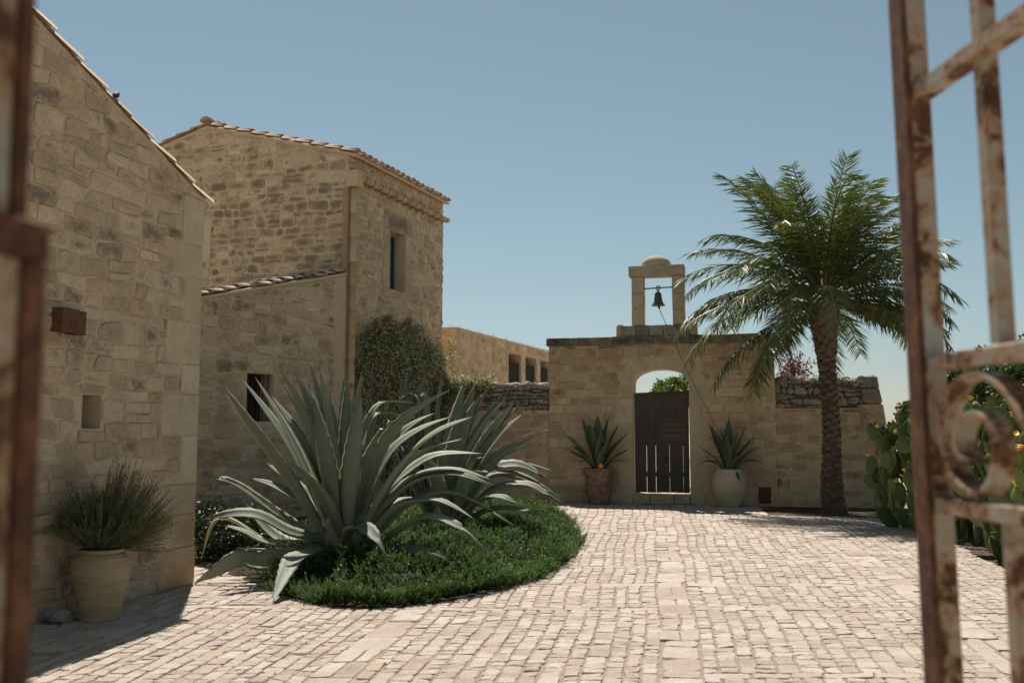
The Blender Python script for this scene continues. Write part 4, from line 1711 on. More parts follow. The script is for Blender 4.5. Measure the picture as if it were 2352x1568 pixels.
PB = gnd(226, 1421)
PB += Vector((0, .02, 0.004))
k = PB.y / FPX * 1.02
pot('clay_pot', PB, spline([(44 * k, 0), (46 * k, 18 * k), (55 * k, 62 * k), (63.5 * k, 102 * k), (62 * k, 122 * k), (53 * k, 138 * k), (46 * k, 143 * k), (49 * k, 150 * k)], 4),
    M['pot_cream'], 'ridged cream clay pot holding lavender, beside the near house wall', ridges=.0022)
LAVB = PB + Vector((0, 0, 158 * k))
P1 = gnd(1376, 1157)
k = P1.y / FPX
pot('clay_pot', P1, [(24 * k, 0), (26 * k, 8 * k), (32 * k, 66 * k), (35 * k, 68 * k), (36 * k, 80 * k)], M['pot_red'], 'weathered red terracotta pot left of the plank door', 'pot')
P1T = P1 + Vector((0, 0, 76 * k))
P2 = gnd(1675, 1163)
k = P2.y / FPX
pot('clay_pot', P2, spline([(21 * k, 0), (25 * k, 8 * k), (36 * k, 34 * k), (38 * k, 52 * k), (34 * k, 70 * k), (28 * k, 80 * k), (29 * k, 84 * k)], 4), M['pot_pale'],
    'rounded cream clay jar right of the plank door', 'pot')
P2T = P2 + Vector((0, 0, 80 * k))

# ------------------------------------------------------------------ iron entrance gate
LD = Vector((-.064, .998, 0)).normalized()              # away from the camera, along the open leaf
LF = Vector((.626, 1.5, 0))
LNn = Vector((LD.y, -LD.x, 0))


def lp_(s, z, n=0.0):
    return LF - LD * s + Vector((.017 * (2.0 - z), 0, z)) + LNn * n


gr_ = thing('iron_gate', LF, 'open rusty white gate leaf with scrollwork between its bars, in front of the prickly pears', 'gate')


def bar(name, a, b, w, d, mat, parent, side):
    """rectangular bar from a to b; side is its broad direction"""
    a, b = Vector(a), Vector(b)
    t = (b - a).normalized()
    s_ = side - t * side.dot(t)
    s_.normalize()
    o_ = t.cross(s_)
    bv_ = .15
    pts = []
    for e in (a, b):
        for (x, y) in ((-1, -1 + bv_), (-1 + bv_, -1), (1 - bv_, -1), (1, -1 + bv_), (1, 1 - bv_), (1 - bv_, 1), (-1 + bv_, 1), (-1, 1 - bv_)):
            pts.append(e + s_ * x * w / 2 + o_ * y * d / 2)
    fs = [(k, (k + 1) % 8, 8 + (k + 1) % 8, 8 + k) for k in range(8)] + [tuple(range(7, -1, -1)), tuple(range(8, 16))]
    mb = MB()
    mb.add(pts, fs)
    return mb.build(name, mat, parent)


bar('stile', lp_(0, .05), lp_(0, 2.62), .034, .030, M['rustpaint'], gr_, LNn)
bar('meeting_strip', lp_(-.004, .08, -.020), lp_(-.004, 2.6, -.020), .008, .045, M['rustdark'], gr_, LNn)
for sv in (.2, .4, .6, .8):
    bar('bar', lp_(sv, .07), lp_(sv, 1.435), .024, .024, M['rustpaint'], gr_, LNn)
    bar('bar', lp_(sv, 1.668), lp_(sv, 2.60), .024, .024, M['rustpaint'], gr_, LNn)
for zz in (.12, 1.446, 1.653, 2.068, 2.58):
    bar('rail', lp_(.014, zz), lp_(.95, zz), .030, .024, M['rustpaint'], gr_, LNn)
bar('stile', lp_(.965, .05), lp_(.965, 2.62), .040, .034, M['rustpaint'], gr_, LNn)


def ribbon(path, name, parent, wid=.032, th=.007):
    pts = spline(path, 7)
    mb = MB()
    vs = []
    for i, (s_, z_) in enumerate(pts):
        a, b = pts[max(i - 1, 0)], pts[min(i + 1, len(pts) - 1)]
        tx, tz = b[0] - a[0], b[1] - a[1]
        l = math.hypot(tx, tz) + 1e-9
        nx, nz = -tz / l, tx / l
        for (o, n_) in ((-th / 2, -wid / 2), (th / 2, -wid / 2), (th / 2, wid / 2), (-th / 2, wid / 2)):
            vs.append(lp_(s_ + nx * o, z_ + nz * o, n_))
    fs = []
    for i in range(len(pts) - 1):
        for k in range(4):
            k2 = (k + 1) % 4
            fs.append((4 * i + k, 4 * i + k2, 4 * i + 4 + k2, 4 * i + 4 + k))
    fs += [(3, 2, 1, 0), tuple(4 * (len(pts) - 1) + k for k in range(4))]
    mb.add(vs, fs)
    mb.build(name, M['rustpaint'], parent)


SCR = [(.262, 1.552), (.242, 1.580), (.205, 1.612), (.150, 1.630), (.092, 1.620), (.058, 1.59), (.045, 1.555), (.055, 1.515), (.085, 1.482), (.125, 1.468),
       (.165, 1.483), (.185, 1.515), (.183, 1.548), (.160, 1.572), (.125, 1.577), (.095, 1.562), (.085, 1.540), (.098, 1.518), (.122, 1.512)]
ribbon(SCR, 'scroll', gr_)
ribbon([(.524 - a, b) for a, b in SCR], 'scroll', gr_)
ribbon([(.52 + a, b) for a, b in SCR], 'scroll', gr_)

gl_ = thing('iron_gate', at(40, 995, .68), 'blurred rusty white gate stile with dark cover strip, in front of the near house', 'gate')
dl = Vector((math.sin(rad(14)), math.cos(rad(14)), 0))
nl_ = Vector((dl.y, -dl.x, 0))
eF = Vector((-.356, .690, 0))
e2 = Vector((-.368, .695, 0))
zpl = at(60, 500, .68).z
Zv = Vector((0, 0, 1))
bar('stile', eF - dl * .040 + Zv * .05, eF - dl * .040 + Zv * (zpl - .03), .04, .07, M['rustpaint'], gl_, nl_)
bar('cover_strip', eF + dl * .006 + Zv * .05, eF + dl * .006 + Zv * (zpl - .03), .046, .02, M['rustdark'], gl_, nl_)
bar('rail', eF + dl * .016 + Zv * (zpl - .014), eF - dl * .6 + Zv * (zpl - .014), .046, .028, M['rustdark'], gl_, nl_)
bar('stile', e2 - dl * .034 + Zv * (zpl + .002), e2 - dl * .034 + Zv * 2.62, .036, .06, M['rustpaint'], gl_, nl_)
bar('cover_strip', e2 + dl * .004 + Zv * (zpl + .002), e2 + dl * .004 + Zv * 2.62, .04, .012, M['rustdark'], gl_, nl_)
for sv in (.2, .4, .6):
    q = eF - nl_ * .03 - dl * sv
    bar('bar', q + Vector((0, 0, .06)), q + Vector((0, 0, zpl - .025)), .024, .024, M['rustpaint'], gl_, nl_)
    bar('bar', q + Vector((0, 0, zpl + .008)), q + Vector((0, 0, 2.6)), .024, .024, M['rustpaint'], gl_, nl_)

# a loose block by the near house
mb_ = Matrix.Translation(HOUSE.p(HOUSE.u(98, 1430) - .02, .045, .16)) @ Matrix.Rotation(.5, 4, 'Z') @ Matrix.Diagonal((.13, .09, .075, 1))
rk = inst('loose_stone', ROCKS[2], mb_, None)
tag(rk, 'loose grey stone lying at the foot of the near house wall', 'stone')

# ------------------------------------------------------------------ agaves
WPROF = [(0, .80), (.12, .74), (.3, .88), (.48, 1.0), (.66, .86), (.82, .56), (.93, .25), (1.0, .01)]


def interp(tab, t):
    for (a, x), (b, y) in zip(tab, tab[1:]):
        if t <= b:
            return x + (y - x) * (t - a) / (b - a)
    return tab[-1][1]


def blade(name, pts, width, C, mat, parent, rng, roll=0.0, fold=.42, thick=.045, seg=26, twist=0.0, prof=WPROF):
    P = [Vector(q) for q in spline([tuple(p) for p in pts], 6)]
    L = [0]
    for a, b in zip(P, P[1:]):
        L.append(L[-1] + (b - a).length)
    tot = L[-1]
    ctr = []
    j = 0
    for i in range(seg + 1):
        d = tot * i / seg
        while j < len(L) - 2 and L[j + 1] < d:
            j += 1
        f = (d - L[j]) / max(1e-6, L[j + 1] - L[j])
        ctr.append(P[j].lerp(P[j + 1], min(1, max(0, f))))
    mean = sum(ctr, Vector()) / len(ctr)
    R = Vector((mean.x - C.x, mean.y - C.y, 0))
    if R.length < .03:
        R = Vector((0, -1, 0))
    R.normalize()
    S0 = Vector((0, 0, 1)).cross(R)
    xs = (-1, -.55, 0, .55, 1)
    vs, ts, fs = [], [], []
    tone = rng.random()
    wav = rng.uniform(0, 6)
    for i, c in enumerate(ctr):
        t = i / seg
        T = (ctr[min(i + 1, seg)] - ctr[max(i - 1, 0)]).normalized()
        S = (S0 - T * S0.dot(T)).normalized()
        N = T.cross(S)
        if N.dot(Vector((0, 0, 1)) * .6 - R) < 0 and abs(N.dot(Vector((0, 0, 1)) * .6 - R)) > .01:
            N = -N
        a = roll + twist * t
        S, N = S * math.cos(a) + N * math.sin(a), N * math.cos(a) - S * math.sin(a)
        w = width * .5 * interp(prof, t)
        th = thick * (1 - t) ** .8 + .004
        fo = fold * (1 - .45 * t)
        tooth = 1 + (.085 if i % 2 else -.03) * (1 if .1 < t < .95 else 0)
        for x in xs:
            e = tooth if abs(x) == 1 else 1
            vs.append(c + S * (x * w * e) + N * (fo * w * abs(x) ** 1.7 + .006 * math.sin(9 * t + wav + x)))
            ts.append((tone, t, 1.0 if abs(x) == 1 else 0.0))
        for x in (-.6, 0, .6):
            vs.append(c + S * (x * w) + N * (fo * w * abs(x) ** 1.7 - th * (1 - .55 * abs(x))))
            ts.append((tone, t, 0.0))
    m = 8
    ring = (0, 1, 2, 3, 4, 7, 6, 5)
    for i in range(seg):
        for k in range(8):
            a, b = ring[k], ring[(k + 1) % 8]
            fs.append((i * m + a, i * m + b, (i + 1) * m + b, (i + 1) * m + a))
    return obj(name, vs, fs, mat, parent, True, tone=np.array(ts))


def px_agave(root, Y0, C, leaves, mat, seed, mats=None):
    rng = random.Random(seed)
    extra = []
    for lf in leaves:
        if len(lf) == 2 and lf[0][-1][1] < 1130 and len(lf[0]) >= 3 and rng.random() < .95:
            sx, sy, sd_ = rng.uniform(-42, 42), rng.uniform(-6, 62), rng.uniform(-.15, .6)
            n_ = len(lf[0])
            extra.append(([(x + sx * (i / (n_ - 1)) ** 1.2, y + sy * (i / (n_ - 1)), d + sd_ * i / (n_ - 1)) for i, (x, y, d) in enumerate(lf[0])], lf[1] * .92))
    for lf in leaves + extra:
        path, wd = lf[0], lf[1] * .79
        m_ = lf[2] if len(lf) > 2 and lf[2] else mat
        nm = lf[3] if len(lf) > 3 else 'leaf'
        pts = [at(x, y, Y0 + d) for x, y, d in path]
        mean = sum(pts, Vector()) / len(pts)
        R = Vector((mean.x - C.x, mean.y - C.y, 0))
        side = abs(R.x) / (R.length + 1e-6)
        tv = lf[4] if len(lf) > 4 else None
        sg = 1 if R.x > 0 else -1
        if tv is not None:
            roll = sg * tv
        elif path[-1][1] > 1030:
            roll = sg * rng.uniform(.2, .5) * side
        else:
            roll = rng.choice((-1, 1)) * rng.uniform(.15, .5) * side + rng.gauss(0, .12)
        blade(nm, pts, wd, C, m_, root, rng, roll=roll, twist=rng.gauss(0, .25))


Y1 = 11.2
C1 = at(795, 1236, Y1)
A1L = [
    ([(745, 1240, -.1), (690, 1140, -.25), (620, 1040, -.35), (555, 950, -.4), (511, 882, -.4)], .25),
    ([(765, 1235, .15), (715, 1110, .25), (668, 1005, .35), (625, 930, .4), (585, 865, .45)], .21),
    ([(775, 1240, -.05), (752, 1120, -.15), (712, 1000, -.2), (675, 910, -.2), (638, 837, -.2)], .24),
    ([(780, 1235, .1), (760, 1110, .1), (715, 980, .1), (657, 852, .1)], .22),
    ([(785, 1230, .3), (765, 1080, .4), (725, 960, .45), (677, 852, .5)], .20),
    ([(790, 1235, 0), (778, 1110, -.05), (757, 990, -.05), (732, 837, 0)], .24),
    ([(790, 1230, .4), (765, 1050, .5), (740, 940, .6), (714, 841, .6)], .20),
    ([(785, 1245, -.2), (765, 1140, -.4), (745, 1030, -.45), (723, 915, -.45)], .26),
    ([(800, 1230, .4), (790, 1060, .5), (788, 960, .6), (789, 871, .6)], .22),
    ([(800, 1240, .05), (800, 1120, .0), (812, 980, 0), (832, 852, 0)], .23),
    ([(800, 1245, -.2), (800, 1150, -.4), (812, 1030, -.45), (828, 904, -.45)], .28),
    ([(790, 1245, -.2), (750, 1160, -.5), (705, 1095, -.7), (655, 1050, -.8)], .25),
    ([(815, 1235, .2), (822, 1100, .3), (838, 1000, .3), (860, 940, .3), (890, 922, .3), (966, 926, .3)], .18),
    ([(815, 1240, 0), (845, 1120, -.05), (890, 1010, -.1), (950, 945, -.15), (1032, 896, -.2)], .24),
    ([(820, 1240, .2), (860, 1110, .3), (905, 1015, .4), (955, 970, .45), (1010, 944, .5)], .2),
    ([(820, 1245, -.15), (865, 1160, -.3), (930, 1055, -.45), (1003, 992, -.5), (1091, 955, -.55)], .22),
    ([(830, 1245, .2), (880, 1140, .3), (948, 1073, .4), (1010, 1043, .4), (1113, 1042, .4)], .19),
    ([(830, 1245, -.1), (880, 1165, -.25), (950, 1096, -.35), (1040, 1077, -.4), (1128, 1101, -.4)], .22),
    ([(840, 1245, .1), (885, 1204, .1), (944, 1151, .15), (1018, 1131, .2), (1087, 1151, .2), (1189, 1212, .2)], .21),
    ([(840, 1245, -.15), (895, 1176, -.3), (957, 1149, -.4), (1018, 1153, -.45), (1099, 1198, -.5)], .2),
    ([(850, 1255, -.2), (920, 1213, -.5), (965, 1188, -.65), (1006, 1189, -.75), (1067, 1217, -.85), (1118, 1266, -.9)], .19),
    ([(795, 1250, -.3), (806, 1217, -.7), (838, 1211, -1.0), (871, 1245, -1.25), (891, 1294, -1.35)], .22),
    ([(760, 1245, -.15), (667, 1221, -.35), (598, 1186, -.45), (536, 1180, -.5), (461, 1192, -.5)], .22, None, 'leaf', .55),
    ([(755, 1262, -.3), (708, 1272, -.75), (675, 1286, -1.1), (655, 1318, -1.5), (626, 1384, -1.92)], .25),
    ([(740, 1262, -.2), (610, 1290, -.35), (549, 1284, -.5), (496, 1312, -.6), (447, 1338, -.66)], .30, M['agave_old'], 'leaf', .95),
    ([(750, 1245, 0), (642, 1180, -.1), (549, 1115, -.15), (498, 1100, -.2), (487, 1140, -.2)], .15),
    ([(750, 1250, .1), (618, 1245, -.1), (560, 1220, -.15), (514, 1204, -.15)], .17),
    ([(745, 1250, -.1), (680, 1215, -.2), (630, 1165, -.2), (590, 1135, -.2)], .15),
    ([(740, 1255, .2), (650, 1240, .3), (590, 1190, .4), (560, 1150, .45)], .18),
    ([(600, 1235, .2), (530, 1190, .2), (487, 1205, .2), (463, 1286, .2)], .06, M['agave_old'], 'dead_leaf'),
    ([(850, 1255, -.3), (930, 1262, -.8), (1000, 1270, -1.0), (1045, 1298, -1.1)], .16),
    ([(760, 1262, -.2), (690, 1275, -.5), (610, 1262, -.6), (545, 1258, -.6)], .16),
    # seen between the others, on the far side of the rosette
    ([(790, 1230, .3), (740, 1130, .6), (700, 1060, .8), (680, 1020, .9)], .22),
    ([(800, 1230, .3), (830, 1110, .6), (850, 1000, .8), (870, 930, .9)], .22),
    ([(780, 1230, .3), (720, 1150, .7), (650, 1090, .9), (610, 1060, 1.0)], .2),
    ([(810, 1235, .3), (870, 1160, .7), (930, 1110, .9), (1000, 1090, 1.1)], .2),
    ([(805, 1230, .35), (812, 1120, .7), (835, 1010, 1.0), (850, 960, 1.15)], .2),
    ([(790, 1240, .1), (785, 1130, .1), (770, 1000, .15), (756, 900, .2)], .22),
    ([(800, 1240, -.1), (822, 1130, -.2), (850, 1040, -.25), (872, 985, -.25)], .22),
]
ag = thing('agave_plant', (C1.x, C1.y, 0), 'huge grey-green agave with leaves spilling onto the paving, nearest the stone house', 'agave')
px_agave(ag, Y1, C1, A1L, M['agave'], 3)
mb = MB()
mb.lathe([(.30, -.3), (.33, 0.0), (.28, .12), (.2, .3), (.1, .5), (.002, .6)], (C1.x, C1.y, C1.z - .05), 14, (.4, .3, .2))
mb.build('stem', M['agave'], ag, True)

Y2 = 14.0
C2 = at(1040, 1188, Y2)
A2L = [
    ([(1010, 1185, .2), (985, 1050, .3), (970, 860, .3)], .25), ([(1000, 1185, .3), (945, 1020, .4), (929, 860, .4)], .24),
    ([(1020, 1190, 0), (1010, 1060, 0), (1005, 960, .1), (1019, 863, .1)], .26), ([(1030, 1190, -.1), (1020, 1080, -.2), (1040, 980, -.2), (1067, 874, -.2)], .30),
    ([(1035, 1190, 0), (1050, 1060, 0), (1085, 960, .1), (1124, 882, .1)], .26), ([(1035, 1190, -.2), (1030, 1100, -.3), (1045, 1010, -.35), (1064, 922, -.35)], .28),
    ([(1040, 1190, .2), (1070, 1060, .3), (1110, 970, .3), (1155, 906, .3)], .26), ([(1045, 1190, -.1), (1080, 1080, -.2), (1130, 990, -.25), (1185, 918, -.3)], .26),
    ([(1045, 1190, .1), (1090, 1070, .2), (1140, 985, .2), (1190, 931, .2)], .24), ([(1050, 1195, -.2), (1095, 1110, -.35), (1170, 1035, -.45), (1260, 985, -.5)], .26),
    ([(1050, 1195, .2), (1100, 1110, .3), (1150, 1050, .35), (1224, 1022, .4)], .24), ([(1055, 1195, 0), (1110, 1090, 0), (1168, 1067, 0), (1215, 1075, 0), (1268, 1107, 0)], .24),
    ([(1055, 1195, .2), (1120, 1080, .2), (1190, 1062, .25), (1268, 1080, .25)], .22), ([(1055, 1200, -.2), (1120, 1130, -.35), (1205, 1112, -.4), (1250, 1130, -.45), (1298, 1160, -.45)], .22),
    ([(1000, 1190, .1), (975, 1040, .1), (962, 930, .1), (944, 903, .0), (915, 918, -.1)], .24), ([(990, 1195, 0), (930, 1060, 0), (902, 985, 0), (893, 966, -.05), (886, 990, -.15)], .24),
    ([(1030, 1195, -.3), (1005, 1110, -.6), (980, 1060, -.7), (955, 1030, -.75)], .26), ([(1045, 1195, -.3), (1065, 1110, -.6), (1085, 1060, -.75), (1110, 1050, -.85)], .24),
    ([(1050, 1200, -.3), (1100, 1150, -.7), (1150, 1140, -.9), (1195, 1160, -1.0)], .2), ([(1020, 1190, .3), (1000, 1080, .6), (975, 1000, .8)], .24),
    ([(1050, 1190, .3), (1080, 1090, .6), (1110, 1030, .8)], .24), ([(1030, 1195, -.2), (1040, 1080, -.3), (1075, 960, -.35), (1095, 915, -.35)], .28),
    ([(1055, 1205, .0), (1120, 1170, -.1), (1180, 1168, -.15), (1240, 1180, -.2)], .16),
]
ag2 = thing('agave_plant', (C2.x, C2.y, 0), 'second large blue-green agave behind the huge one, in front of the field stone wall', 'agave')
px_agave(ag2, Y2, C2, A2L, M['agave2'], 7)
mb = MB()
mb.lathe([(.30, -.3), (.33, 0.0), (.28, .12), (.2, .3), (.1, .5), (.002, .6)], (C2.x, C2.y, C2.z - .05), 14, (.4, .3, .2))
mb.build('stem', M['agave2'], ag2, True)


def pot_agave(C, tips, seed, label, flower=False):
    rng = random.Random(seed)
    t = thing('agave_plant', C, label, 'agave')
    for (x, y, d, w) in tips:
        tip = at(x, y, C.y + d)
        H = tip - C
        b = C + Vector((H.x * .1, H.y * .1, .0))
        m1 = C + H * .38 + Vector((0, 0, .05 if H.z > .3 else .10))
        m2 = C + H * .72 + Vector((0, 0, .03 if H.z > .3 else .10))
        blade('leaf', [b, m1, m2, tip], w * 1.55, C, M['agave_pot'], t, rng, roll=rng.gauss(0, .3), fold=.35, thick=.03, seg=12, twist=rng.gauss(0, .2))
    if flower:
        mb = MB()
        mb.tube([C + Vector((.02, -.22, .02)), C + Vector((.02, -.22, .1)), C + Vector((.02, -.22, .16))], [.05, .07, .03], 8)
        mb.build('young_shoot', M['orange'], t, True)
    return t


pot_agave(P1T, [(1336, 960, -.05, .17), (1373, 953, .15, .16), (1397, 960, .1, .15), (1421, 974, .1, .14), (1296, 994, -.2, .11), (1445, 990, -.1, .12), (1304, 1033, -.3, .12),
                (1447, 1030, -.2, .10), (1352, 972, -.25, .18), (1400, 1010, -.3, .17), (1312, 1020, .1, .11), (1440, 1062, .0, .08), (1380, 985, -.3, .17), (1328, 1062, -.3, .10)], 1,
          'upright dark green agave with an orange shoot in the red terracotta pot', True)
pot_agave(P2T, [(1628, 972, .0, .14), (1674, 960, .1, .15), (1714, 978, .1, .13), (1605, 1025, -.2, .09), (1605, 1064, -.1, .08), (1750, 1021, -.1, .12), (1750, 1061, -.1, .08),
                (1700, 1104, -.35, .08), (1655, 985, -.2, .14), (1695, 990, -.25, .14), (1735, 1000, .15, .12), (1632, 1000, .2, .12), (1668, 1000, -.3, .13), (1720, 1040, -.3, .12)], 2,
          'spreading dark agave with one drooping leaf in the cream clay jar')

# ------------------------------------------------------------------ creeping ground cover
nr = np.random.default_rng(12)


def edge_dist(P, poly):
    d = np.full(len(P), 1e9)
    n = len(poly)
    for i in range(n):
        a, b = np.array(poly[i]), np.array(poly[(i + 1) % n])
        ab = b - a
        t = np.clip(((P - a) @ ab) / (ab @ ab), 0, 1)
        q = a + t[:, None] * ab
        d = np.minimum(d, np.hypot(*(P - q).T))
    return d


def inside_np(P, poly):
    x, y = P.T
    c = np.zeros(len(P), bool)
    n = len(poly)
    for i in range(n):
        x1, y1 = poly[i]
        x2, y2 = poly[(i + 1) % n]
        m = ((y1 > y) != (y2 > y)) & (x < (x2 - x1) * (y - y1) / (y2 - y1 + 1e-12) + x1)
        c ^= m
    return c


def vnoise(P, s, seed):
    r = np.random.default_rng(seed)
    out = np.zeros(len(P))
    for _ in range(7):
        k = r.normal(0, 1, 2) * s
        out += np.sin(P @ k + r.uniform(0, 6.3))
    return out / 7 ** .5


def mound(P):
    d = edge_dist(P, BED)
    return (.05 + .21 * np.clip(d / .75, 0, 1) ** .7 + .07 * vnoise(P, 3.2, 5) + .05 * vnoise(P, 11, 6)) * np.clip(d / .10 + .45, 0, 1)


NS = 27000
bp = np.array(BED)
P = nr.uniform(bp.min(0), bp.max(0), (int(NS * 3.2), 2))
P = P[inside_np(P, BED)]
P = P[inside_np(P, GREEN) | (nr.random(len(P)) < .05)][:NS]
ei = nr.integers(2, 13, 3600)
et = nr.random((3600, 1))
bpx = np.array(BED)
Pe = bpx[ei] * (1 - et) + bpx[ei + 1] * et
P = np.concatenate([P + nr.normal(0, .04, P.shape), Pe + nr.normal(0, .04, Pe.shape)])
H = np.maximum(mound(P), .05)
n = len(P)
hs = nr.uniform(.05, .125, n)
NC = 3800
ci = nr.integers(0, n, NC)
cent = P[ci]
near = np.zeros(n, int)
for k0 in range(0, n, 2000):
    dd = ((P[k0:k0 + 2000, None, :] - cent[None]) ** 2).sum(2)
    near[k0:k0 + 2000] = dd.argmin(1)
offc = P - cent[near]
rc = np.hypot(*offc.T)
chz = nr.normal(0, .035, NC)[near]
H = np.maximum(H + chz - 9.0 * rc ** 2, .03)
lean_ = nr.normal(0, .5, (n, 2)) + offc * 9
hs = hs * np.clip(1.25 - rc * 3.5, .55, 1.3)
ctone = nr.normal(0, .13, NC)[near]
dirv = np.c_[lean_, np.ones(n)]
dirv /= np.linalg.norm(dirv, axis=1)[:, None]
base = np.c_[P, np.maximum(H - .035, -.01)]
NN = 14
tri = np.zeros((n, NN, 3, 3))
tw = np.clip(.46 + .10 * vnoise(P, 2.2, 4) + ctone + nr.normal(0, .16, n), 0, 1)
tones = np.zeros((n, NN, 3, 3))
for k in range(NN):
    f = (k + .5) / NN
    ang = nr.uniform(0, 6.283, n)
    out = np.c_[np.cos(ang), np.sin(ang), np.full(n, .0)]
    ln = (.034 - .010 * f) * nr.uniform(.8, 1.3, n)
    c = base + dirv * (hs * (.15 + .85 * f))[:, None]
    tip = c + out * ln[:, None] * .8 + dirv * ln[:, None] * .8
    sd = np.cross(dirv, out)
    tri[:, k, 0] = c + sd * .0046
    tri[:, k, 1] = c - sd * .0046
    tri[:, k, 2] = tip
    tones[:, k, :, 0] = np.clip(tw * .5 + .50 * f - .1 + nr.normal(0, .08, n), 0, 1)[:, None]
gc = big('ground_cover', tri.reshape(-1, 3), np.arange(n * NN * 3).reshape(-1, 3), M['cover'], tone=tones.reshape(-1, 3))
gc['kind'] = 'stuff'
gc['label'] = 'low creeping dark green ground cover around the large agaves'
gc['category'] = 'ground cover'
# dense base under the sprigs, coloured dark for the shade between tufts
gx = np.arange(bp[:, 0].min(), bp[:, 0].max(), .12)
gy = np.arange(bp[:, 1].min(), bp[:, 1].max(), .12)
GX, GY = np.meshgrid(gx, gy)
Q = np.c_[GX.ravel(), GY.ravel()]
ins = inside_np(Q, GREEN) & (edge_dist(Q, GREEN) > .07)
Hh = np.maximum(mound(Q) - .13, -.006)
idx = -np.ones(len(Q), int)
idx[ins] = np.arange(ins.sum())
F_ = []
nx = len(gx)
for j in range(len(gy) - 1):
    for i in range(nx - 1):
        a = (j * nx + i, j * nx + i + 1, (j + 1) * nx + i + 1, (j + 1) * nx + i)
        if all(ins[q] for q in a):
            F_.append([idx[q] for q in a])
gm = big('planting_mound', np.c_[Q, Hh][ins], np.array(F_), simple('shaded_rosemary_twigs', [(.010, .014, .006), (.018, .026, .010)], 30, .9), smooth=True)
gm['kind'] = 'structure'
fl_rng = random.Random(6)
for k in range(7):
    bpt = [gnd(*q) for q in ((860, 1385), (960, 1378), (1030, 1352), (1100, 1366), (1300, 1300), (1310, 1275), (1180, 1336), (1050, 1270), (1240, 1240))][k % 9]
    c = Vector((bpt.x + fl_rng.gauss(0, .12), bpt.y + abs(fl_rng.gauss(0, .25)), 0))
    zz = float(mound(np.array([[c.x, c.y]]))[0]) + .05
    if not inside(BED, c.x, c.y):
        zz = .03
    mb = MB()
    for a in range(5):
        th = a * 1.2566
        d_ = Vector((math.cos(th), math.sin(th), .25)) * .016
        s_ = Vector((-math.sin(th), math.cos(th), 0)) * .011
        o_ = Vector((c.x, c.y, zz))
        mb.add([o_, o_ + d_ * .6 + s_, o_ + d_ * 1.2, o_ + d_ * .6 - s_], [(0, 1, 2, 3)])
    o = mb.build('red_flower', M['redflower'])
    tag(o, 'small red flower dotted in the creeping ground cover', 'flower', 'red flowers in the ground cover')

# ------------------------------------------------------------------ lavender in the pot
rng = random.Random(15)
lav = thing('lavender_plant', LAVB, 'bushy grey-green lavender with faded flower spikes, in the ridged cream pot', 'lavender')
lvV, lvT, flV = [], [], []
mbS = MB()
lfV, lfT = [], []
ffV = []
for k in range(950):
    az = rng.uniform(0, 2 * math.pi)
    sp_ = rng.random() ** .6
    right = math.cos(az) > .1
    out = sp_ * (.50 if right else .40)
    top = (.70 if (right and rng.random() < .75) else .52) * (1 - .62 * sp_ ** 2.2) * rng.uniform(.7, 1.05)
    if rng.random() < .12 and right and math.sin(az) > -.2:
        top = rng.uniform(-.05, .15)
        out = rng.uniform(.3, .5)
    top = max(top, .06 + .2 * rng.random()) if out < .36 or not right else top
    d = Vector((math.cos(az) * out + .06, math.sin(az) * out * .75 - .02, top))
    b = LAVB + Vector((math.cos(az) * .10 * sp_, math.sin(az) * .10 * sp_, -.03))
    m1 = b + Vector((d.x * .55, d.y * .55, d.z * .42))
    tip = b + d
    path = [b.lerp(m1, t).lerp(m1.lerp(tip, t), t) for t in (0, .25, .5, .75, 1)]
    mbS.tube(path, [.003, .0025, .002, .0018, .001], 3, (.5, .5, .5), caps=False)
    tn = rng.random()
    nl2 = 22
    for q in range(nl2):
        f = .22 + .74 * q / nl2
        c = path[min(3, int(f * 4))].lerp(path[min(4, int(f * 4) + 1)], f * 4 - int(f * 4))
        T = (path[min(4, int(f * 4) + 1)] - path[min(3, int(f * 4))]).normalized()
        a = rng.uniform(0, 6.3)
        o_ = T.orthogonal().normalized()
        o_ = (o_ * math.cos(a) + T.cross(o_) * math.sin(a))
        ln = rng.uniform(.03, .055)
        sd = T.cross(o_) * .0035
        lfV += [c + sd, c - sd, c + o_ * ln * .55 + T * ln * .8]
        lfT += [(min(1, max(0, tn * .7 + .3 * f + rng.gauss(0, .1))), .5, .5)] * 3
    if top > .3 and rng.random() < .38:
        T = (tip - path[3]).normalized()
        for q in range(9):
            c = tip + T * (.008 * q)
            a = rng.uniform(0, 6.3)
            o_ = T.orthogonal().normalized()
            o_ = (o_ * math.cos(a) + T.cross(o_) * math.sin(a))
            sd = T.cross(o_) * .006
            ffV += [c + sd, c - sd, c + o_ * .009 + T * .012]
o = mbS.build('stems', M['lavstem'], lav)
o['kind'] = 'stuff'
o = big('foliage', np.array([tuple(v) for v in lfV]), np.arange(len(lfV)).reshape(-1, 3), M['lav'], lav, tone=np.array(lfT))
o['kind'] = 'stuff'
o = big('flower_spikes', np.array([tuple(v) for v in ffV]), np.arange(len(ffV)).reshape(-1, 3), M['lavflower'], lav, tone=np.tile([.5, .5, .5], (len(ffV), 1)))
o['kind'] = 'stuff'

